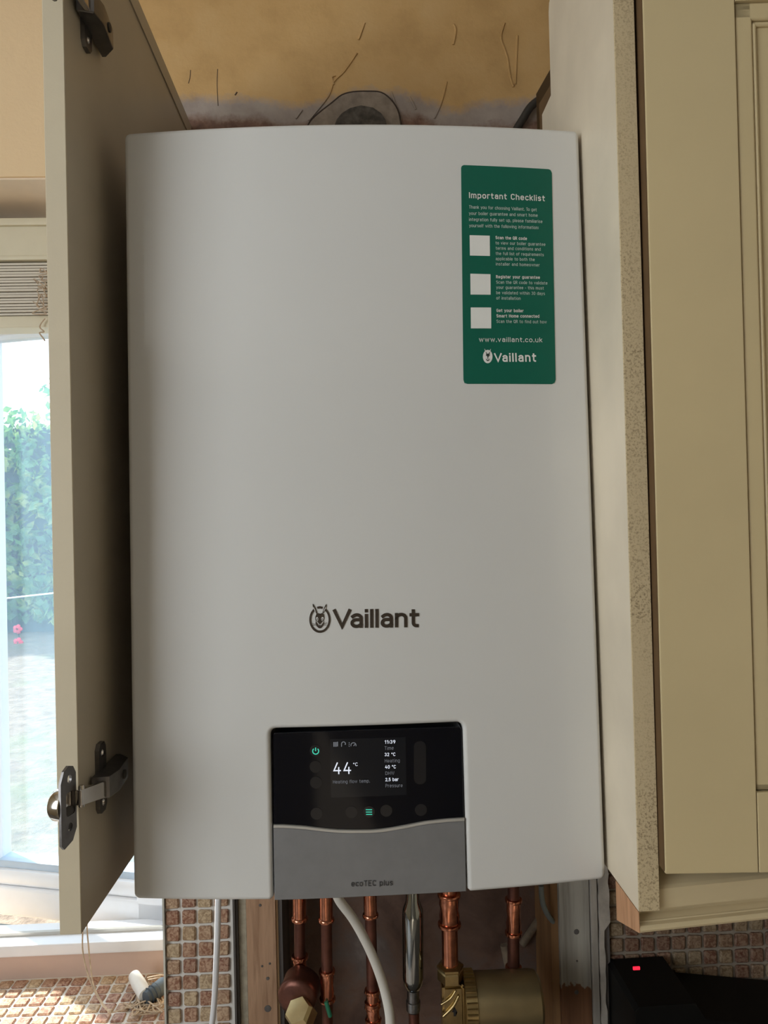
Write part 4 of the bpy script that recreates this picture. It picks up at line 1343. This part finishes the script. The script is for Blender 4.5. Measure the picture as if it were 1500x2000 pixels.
lathe('valve_body', [(0.013, 0), (0.016, 0.01), (0.014, 0.03), (0.014, 0.05)], (nut.x, nut.y + 0.01, WT), (0, 0, 1), 'brass', vb, 20)
p2, X2 = pipe(637, PY, 0.0078, 'second copper pipe from the bare timber stud, with green tape', 'copper_dull', [(1740, 1799, 'sleeve'), (1894, 1954, 'press')], 640)
za, zb = at(640, 1957, PY - 0.01).z, at(640, 1990, PY - 0.01).z
tube('tape_tail', [at(637, 1956, PY - 0.011), at(640, 1968, PY - 0.012), at(645, 1985, PY - 0.012)], 0.003, 'tape_green', p2, 8, 4)
pipe(723, PY, 0.0078, 'copper pipe behind the curving white cable', 'copper_dull', [(1740, 1790, 'sleeve'), (1932, 1962, 'press'), (1962, 1996, 'press')], 729)

# chrome filling-loop hose tail
cx_ = at(803, 1760, PY)
fill = thing('filling_tube', (at(808, 1990, PY).x, PY, WT), 'shiny chrome tube between the copper pipes under the boiler', 'pipe')
zA, zB = at(803, 1772, PY).z, at(803, 1925, PY).z
ax = (at(805, 1772, PY) - at(806, 1925, PY))
tL = zA - zB
lathe('sleeve', [(0.007, -0.006), (0.0095, -0.004), (0.0135, 0.004), (0.0148, 0.012), (0.0148, tL - 0.012), (0.0142, tL - 0.002), (0.0095, tL + 0.010), (0.0095, tL + 0.04)], (at(807, 1925, PY).x, PY, zB), ax, 'chrome', fill, 28, 30)
lathe('knurled_nut', [(0.0085, -0.030), (0.0098, -0.028), (0.0102, -0.018), (0.0098, -0.016), (0.0085, -0.015), (0.0088, 0.0)], (at(807, 1932, PY).x, PY, at(807, 1932, PY).z), ax, 'chrome_knurl', fill, 24, 30)
tube('tail_pipe', [(at(808, 1960, PY).x, PY, at(808, 1960, PY).z), (at(809, 2000, PY).x, PY, WT)], 0.0075, 'copper_dull', fill, 18)

pipe(877, PY - 0.01, 0.0112, 'thick bright copper pipe standing on the brass filter', 'copper', [(1744, 1808, 'press')], 881, GAPZ, at(877, 1888, PY).z)
pipe(1003, PY + 0.02, 0.0085, 'short copper pipe with a bright coupling at the right, behind the brass filter', 'copper_dull', [(1755, 1825, 'press'), (1886, 1896, 'ring')], 1003, GAPZ, at(1003, 1935, PY).z)

# brass magnetic filter
FYY = PY - 0.01
fb = at(883, 1950, FYY)
filt = thing('brass_filter', (fb.x, FYY, WT), 'brass in-line filter with a ribbed collar and wide bronze barrel', 'valve')
ztop = at(880, 1884, FYY).z
lathe('hex_nut', [(0.012, -0.002), (0.0178, 0), (0.018, 0.012), (0.0165, 0.014), (0.0185, 0.016), (0.0185, 0.019), (0.013, 0.021)], (at(880, 1912, FYY).x, FYY, at(880, 1912, FYY).z), (0, 0, 1), 'brass', filt, 6, 20)
hz_ = at(880, 1912, FYY).z
bmf = bmesh.new()
xl_, xr_ = at(862, 1950, FYY).x, at(905, 1950, FYY).x
extrude_poly(bmf, [(xl_, hz_), (xl_, WT), (xr_, WT), (xr_, at(905, 1915, FYY).z), ((xl_ + xr_) / 2 + 0.012, hz_)], 0.016, -0.016, lambda u, v, d: Vector((u, FYY - d, v)))
bmesh.ops.bevel(bmf, geom=[e for e in bmf.edges], offset=0.004, segments=3, affect='EDGES')
link('filter_body', bm_mesh('filter_body', bmf), 'brass', filt, 40, True)
tube('body_rib', [at(866, 1985, FYY - 0.017), at(885, 1966, FYY - 0.018), at(896, 1945, FYY - 0.017)], 0.002, 'brass', filt, 8, 5)
tube('body_rib', [at(862, 1962, FYY - 0.017), at(880, 1950, FYY - 0.018), at(890, 1935, FYY - 0.017)], 0.0015, 'brass', filt, 8, 5)
ar = [(886, 1985), (886, 1977), (882.5, 1977), (888, 1967), (893.5, 1977), (890.5, 1977), (890.5, 1985)]
prism('flow_arrow', ar, 0.0, 0.0008, lambda u, v, d: at(u, v, FYY - 0.0164) + Vector((0, d, 0)), 'text_dark', filt)
barz = at(1000, 1957, FYY).z
bx_ = at(905, 1957, FYY).x
b1_ = at(1052, 1957, FYY).x
lathe('barrel', [(0.030, 0.0), (0.036, 0.001), (0.0375, 0.012), (0.0378, 0.09), (0.0365, (b1_ - bx_) - 0.004), (0.032, b1_ - bx_)], (bx_ + 0.002, FYY + 0.004, barz), (1, 0, -0.01), 'bronze_body', filt, 36, 30)
lathe('collar', [(0.034, 0), (0.0385, 0.001), (0.0392, 0.0165), (0.036, 0.0175)], (bx_ - 0.0005, FYY + 0.004, barz), (1, 0, 0), 'brass', filt, 36, 30)
for k in range(36):
    t = 2 * math.pi * k / 36
    if math.sin(t) > 0.5:
        continue
    c = Vector((bx_ + 0.001, FYY + 0.004 + 0.039 * math.sin(t), barz + 0.039 * math.cos(t)))
    tube('collar_rib', [c, c + Vector((0.0145, 0, 0))], 0.0018, 'brass', filt, 6)

# cables
wc = tube('white_cable', [at(655, 1740, 0.17), at(664, 1760, 0.17), at(690, 1795, 0.175), at(715, 1840, 0.18), at(735, 1885, 0.185), at(750, 1930, 0.19), at(759, 1970, 0.19), at(762, 2000, 0.19), at(763, 2060, 0.19), Vector((at(763, 2060, 0.19).x, 0.19, WT + 0.002))], 0.0056, 'cable_white', None, 14)
tag(wc, 'white cable curving down from the boiler in front of the pipes', 'cable')
wc = tube('white_cable', [at(427, 1745, WY - 0.16), at(426, 1765, WY - 0.16), at(424.5, 1830, WY - 0.15), at(422, 1890, WY - 0.13), at(419, 1950, WY - 0.11), at(414, 2000, WY - 0.09), at(408, 2050, WY - 0.06), Vector((at(404, 2050, WY - 0.06).x, WY - 0.06, WT + 0.002))], 0.0040, 'white_plastic', None, 12)
tag(wc, 'thin white cable hanging straight down in front of the tile strip', 'cable')
gc = tube('grey_cable', [at(1057, 1730, WY - 0.02), at(1058, 1750, WY - 0.02), at(1062, 1770, WY - 0.02), at(1072, 1790, WY - 0.01), at(1088, 1808, WY + 0.01), at(1100, 1816, WY + 0.03)], 0.0040, 'cable_grey', None, 10)
tag(gc, 'grey cable bending behind the flaking timber post', 'cable')
for i, (p, r_) in enumerate((([(1072, 1772), (1050, 1800), (1020, 1845)], 0.0065), ([(985, 1845), (992, 1880), (1000, 1915)], 0.007), ([(1040, 1922), (1062, 1916), (1085, 1912)], 0.006))):
    tube('mortar_streak', [at(u, v, WY + 0.095) for u, v in p], r_, plain('mortar_streak_%d' % i, (0.22, 0.17, 0.12), 0.9, var=0.3, scale=60, bmp=0.4), wall_back, 8, 5)
box('recess_side', vx0 - 0.002, vx0 + 0.006, WY + 0.001, WY + 0.10, VZ0, VZ1, 'trim_dark', wall_back)
box('recess_side', vx1 - 0.012, vx1 - 0.001, WY - 0.004, WY + 0.10, VZ0, VZ1, plain('stud_side', (0.26, 0.14, 0.06), 0.8, var=0.3, scale=30, stretch=(1, 1, 0.1)), wall_back)

# ------------------------------------------------------------------ worktop and the black appliance below the cabinet
wt = box('kitchen_worktop', XL + 0.02, XR - 0.02, -0.16, WY - 0.03, WT - 0.04, WT, 'worktop', None, 0.004)
tag(wt, 'dark kitchen worktop running below the boiler', 'worktop')
AB, AF = WY - 0.012, 0.30                    # back and front of the appliance
ax0 = at(1188, 1940, AB).x
app = thing('black_appliance', (ax0 + 0.2, (AB + AF) / 2, WT), 'black kitchen appliance with a small red light, below the wall cabinet', 'appliance')
z1_, z2_ = at(1250, 1871, AB).z, at(1312, 1898, AB).z
x1_, x2_ = at(1298, 1871, AB).x, at(1310, 1896, AB).x
e_ = at(1500, 1915, AB)
prism('body', [(ax0, WT + 0.004), (ax0, z1_ - 0.006), (ax0 + 0.006, z1_), (x1_ - 0.003, z1_ + 0.001), (x1_, z1_ - 0.004), (x2_, z2_), (e_.x, e_.z), (e_.x + 0.15, e_.z - 0.012), (e_.x + 0.16, WT + 0.004)], AF, AB, lambda u, v, d: Vector((u, d, v)), 'black_appliance', app, 0.002)
q = at(1243, 1891, AF)
box('indicator_light', q.x - 0.0048, q.x + 0.0048, AF - 0.0012, AF + 0.001, q.z - 0.0021, q.z + 0.0021, 'red_led', app, 0.0006)
boxes('foot', [(ax0 + 0.02, ax0 + 0.05, AF + 0.02, AF + 0.05, WT, WT + 0.005), (ax0 + 0.3, ax0 + 0.33, AF + 0.02, AF + 0.05, WT, WT + 0.005)], 'black_appliance', app)

# ------------------------------------------------------------------ garden outside
GZ = -1.95
box('ground', -40, 30, WY + TH + 0.05, 60, GZ - 0.2, GZ, 'lawn')['kind'] = 'structure'
HYY = 13.0
rnd = random.Random(21)
hedge = thing('hedge', (-6.0, HYY + 0.8, GZ), 'tall leafy green hedge at the far side of the lawn outside', 'hedge')
bm = bmesh.new()
bm_box(bm, -14, 1.5, HYY + 0.5, HYY + 1.6, GZ, 1.9)
link('hedge_core', bm_mesh('hedge_core', bm), 'bark_dark', hedge)
vs, fs = [], []
for i in range(15000):
    x = rnd.uniform(-12, 0)
    top = 2.35 + 0.35 * math.sin(x * 3.1) + 0.25 * math.sin(x * 7.7 + 1) + 0.15 * math.sin(x * 17)
    z = GZ + 0.25 + (top - GZ - 0.25) * rnd.random()
    y = HYY + 0.15 + rnd.random() ** 1.5 * 0.5 + 0.22 * math.sin(x * 5 + z * 3) + 0.12 * math.sin(z * 9 + x * 2)
    if z > 1.9:
        y += rnd.uniform(0, 0.8)
    s = rnd.uniform(0.07, 0.15) if z < 0.9 else rnd.uniform(0.05, 0.11)
    a = Vector((rnd.gauss(0, 1), rnd.gauss(0, 0.6), rnd.gauss(0, 1))).normalized()
    b = a.cross(Vector((rnd.gauss(0, 1), rnd.gauss(0, 1), rnd.gauss(0, 1)))).normalized()
    c = Vector((x, y, z))
    n0 = len(vs)
    vs += [c - a * s, c + b * s * 0.6, c + a * s, c - b * s * 0.6]
    fs.append((n0, n0 + 1, n0 + 2, n0 + 3))
me = bpy.data.meshes.new('leaves')
me.from_pydata([tuple(v) for v in vs], [], fs)
lv = link('leaves', me, 'leaf', hedge)
lv['kind'] = 'stuff'
for u, v, yo in ((34, 1229, 0.4), (35, 1255, 0.9)):
    p = at(u, v, HYY - yo)
    fl_ = thing('red_flower', (p.x, HYY - yo, GZ), 'upper of two red flowers by the hedge' if v < 1240 else 'lower of two red flowers by the hedge', 'flower', 'red flowers by the hedge')
    for k in range(5):
        t = 2 * math.pi * k / 5
        c = p + Vector((0.05 * math.cos(t), 0, 0.05 * math.sin(t)))
        lathe('petal', [(0.004, -0.01), (0.04, 0), (0.03, 0.015), (0.004, 0.02)], c, (0.3 * math.cos(t), -1, 0.3 * math.sin(t)), 'red_petal', fl_, 10)
    tube('stem', [p + Vector((0, 0.02, 0)), Vector((p.x + 0.02, HYY - yo + 0.02, GZ))], 0.01, 'bark_dark', fl_, 6)
a, b = at(0, 1170, 5.0), at(100, 1159, 5.0)
dd = (b - a).normalized()
wash = tube('washing_line', [a - dd * 3, b + dd * 2.5], 0.006, 'white_plastic', None, 8)
tag(wash, 'thin pale washing line stretched across the garden', 'line')
for e_ in (a - dd * 3, b + dd * 2.5):
    tube('line_post', [Vector((e_.x, e_.y, GZ)), Vector((e_.x, e_.y, e_.z + 0.1))], 0.03, 'cable_grey', wash, 10)
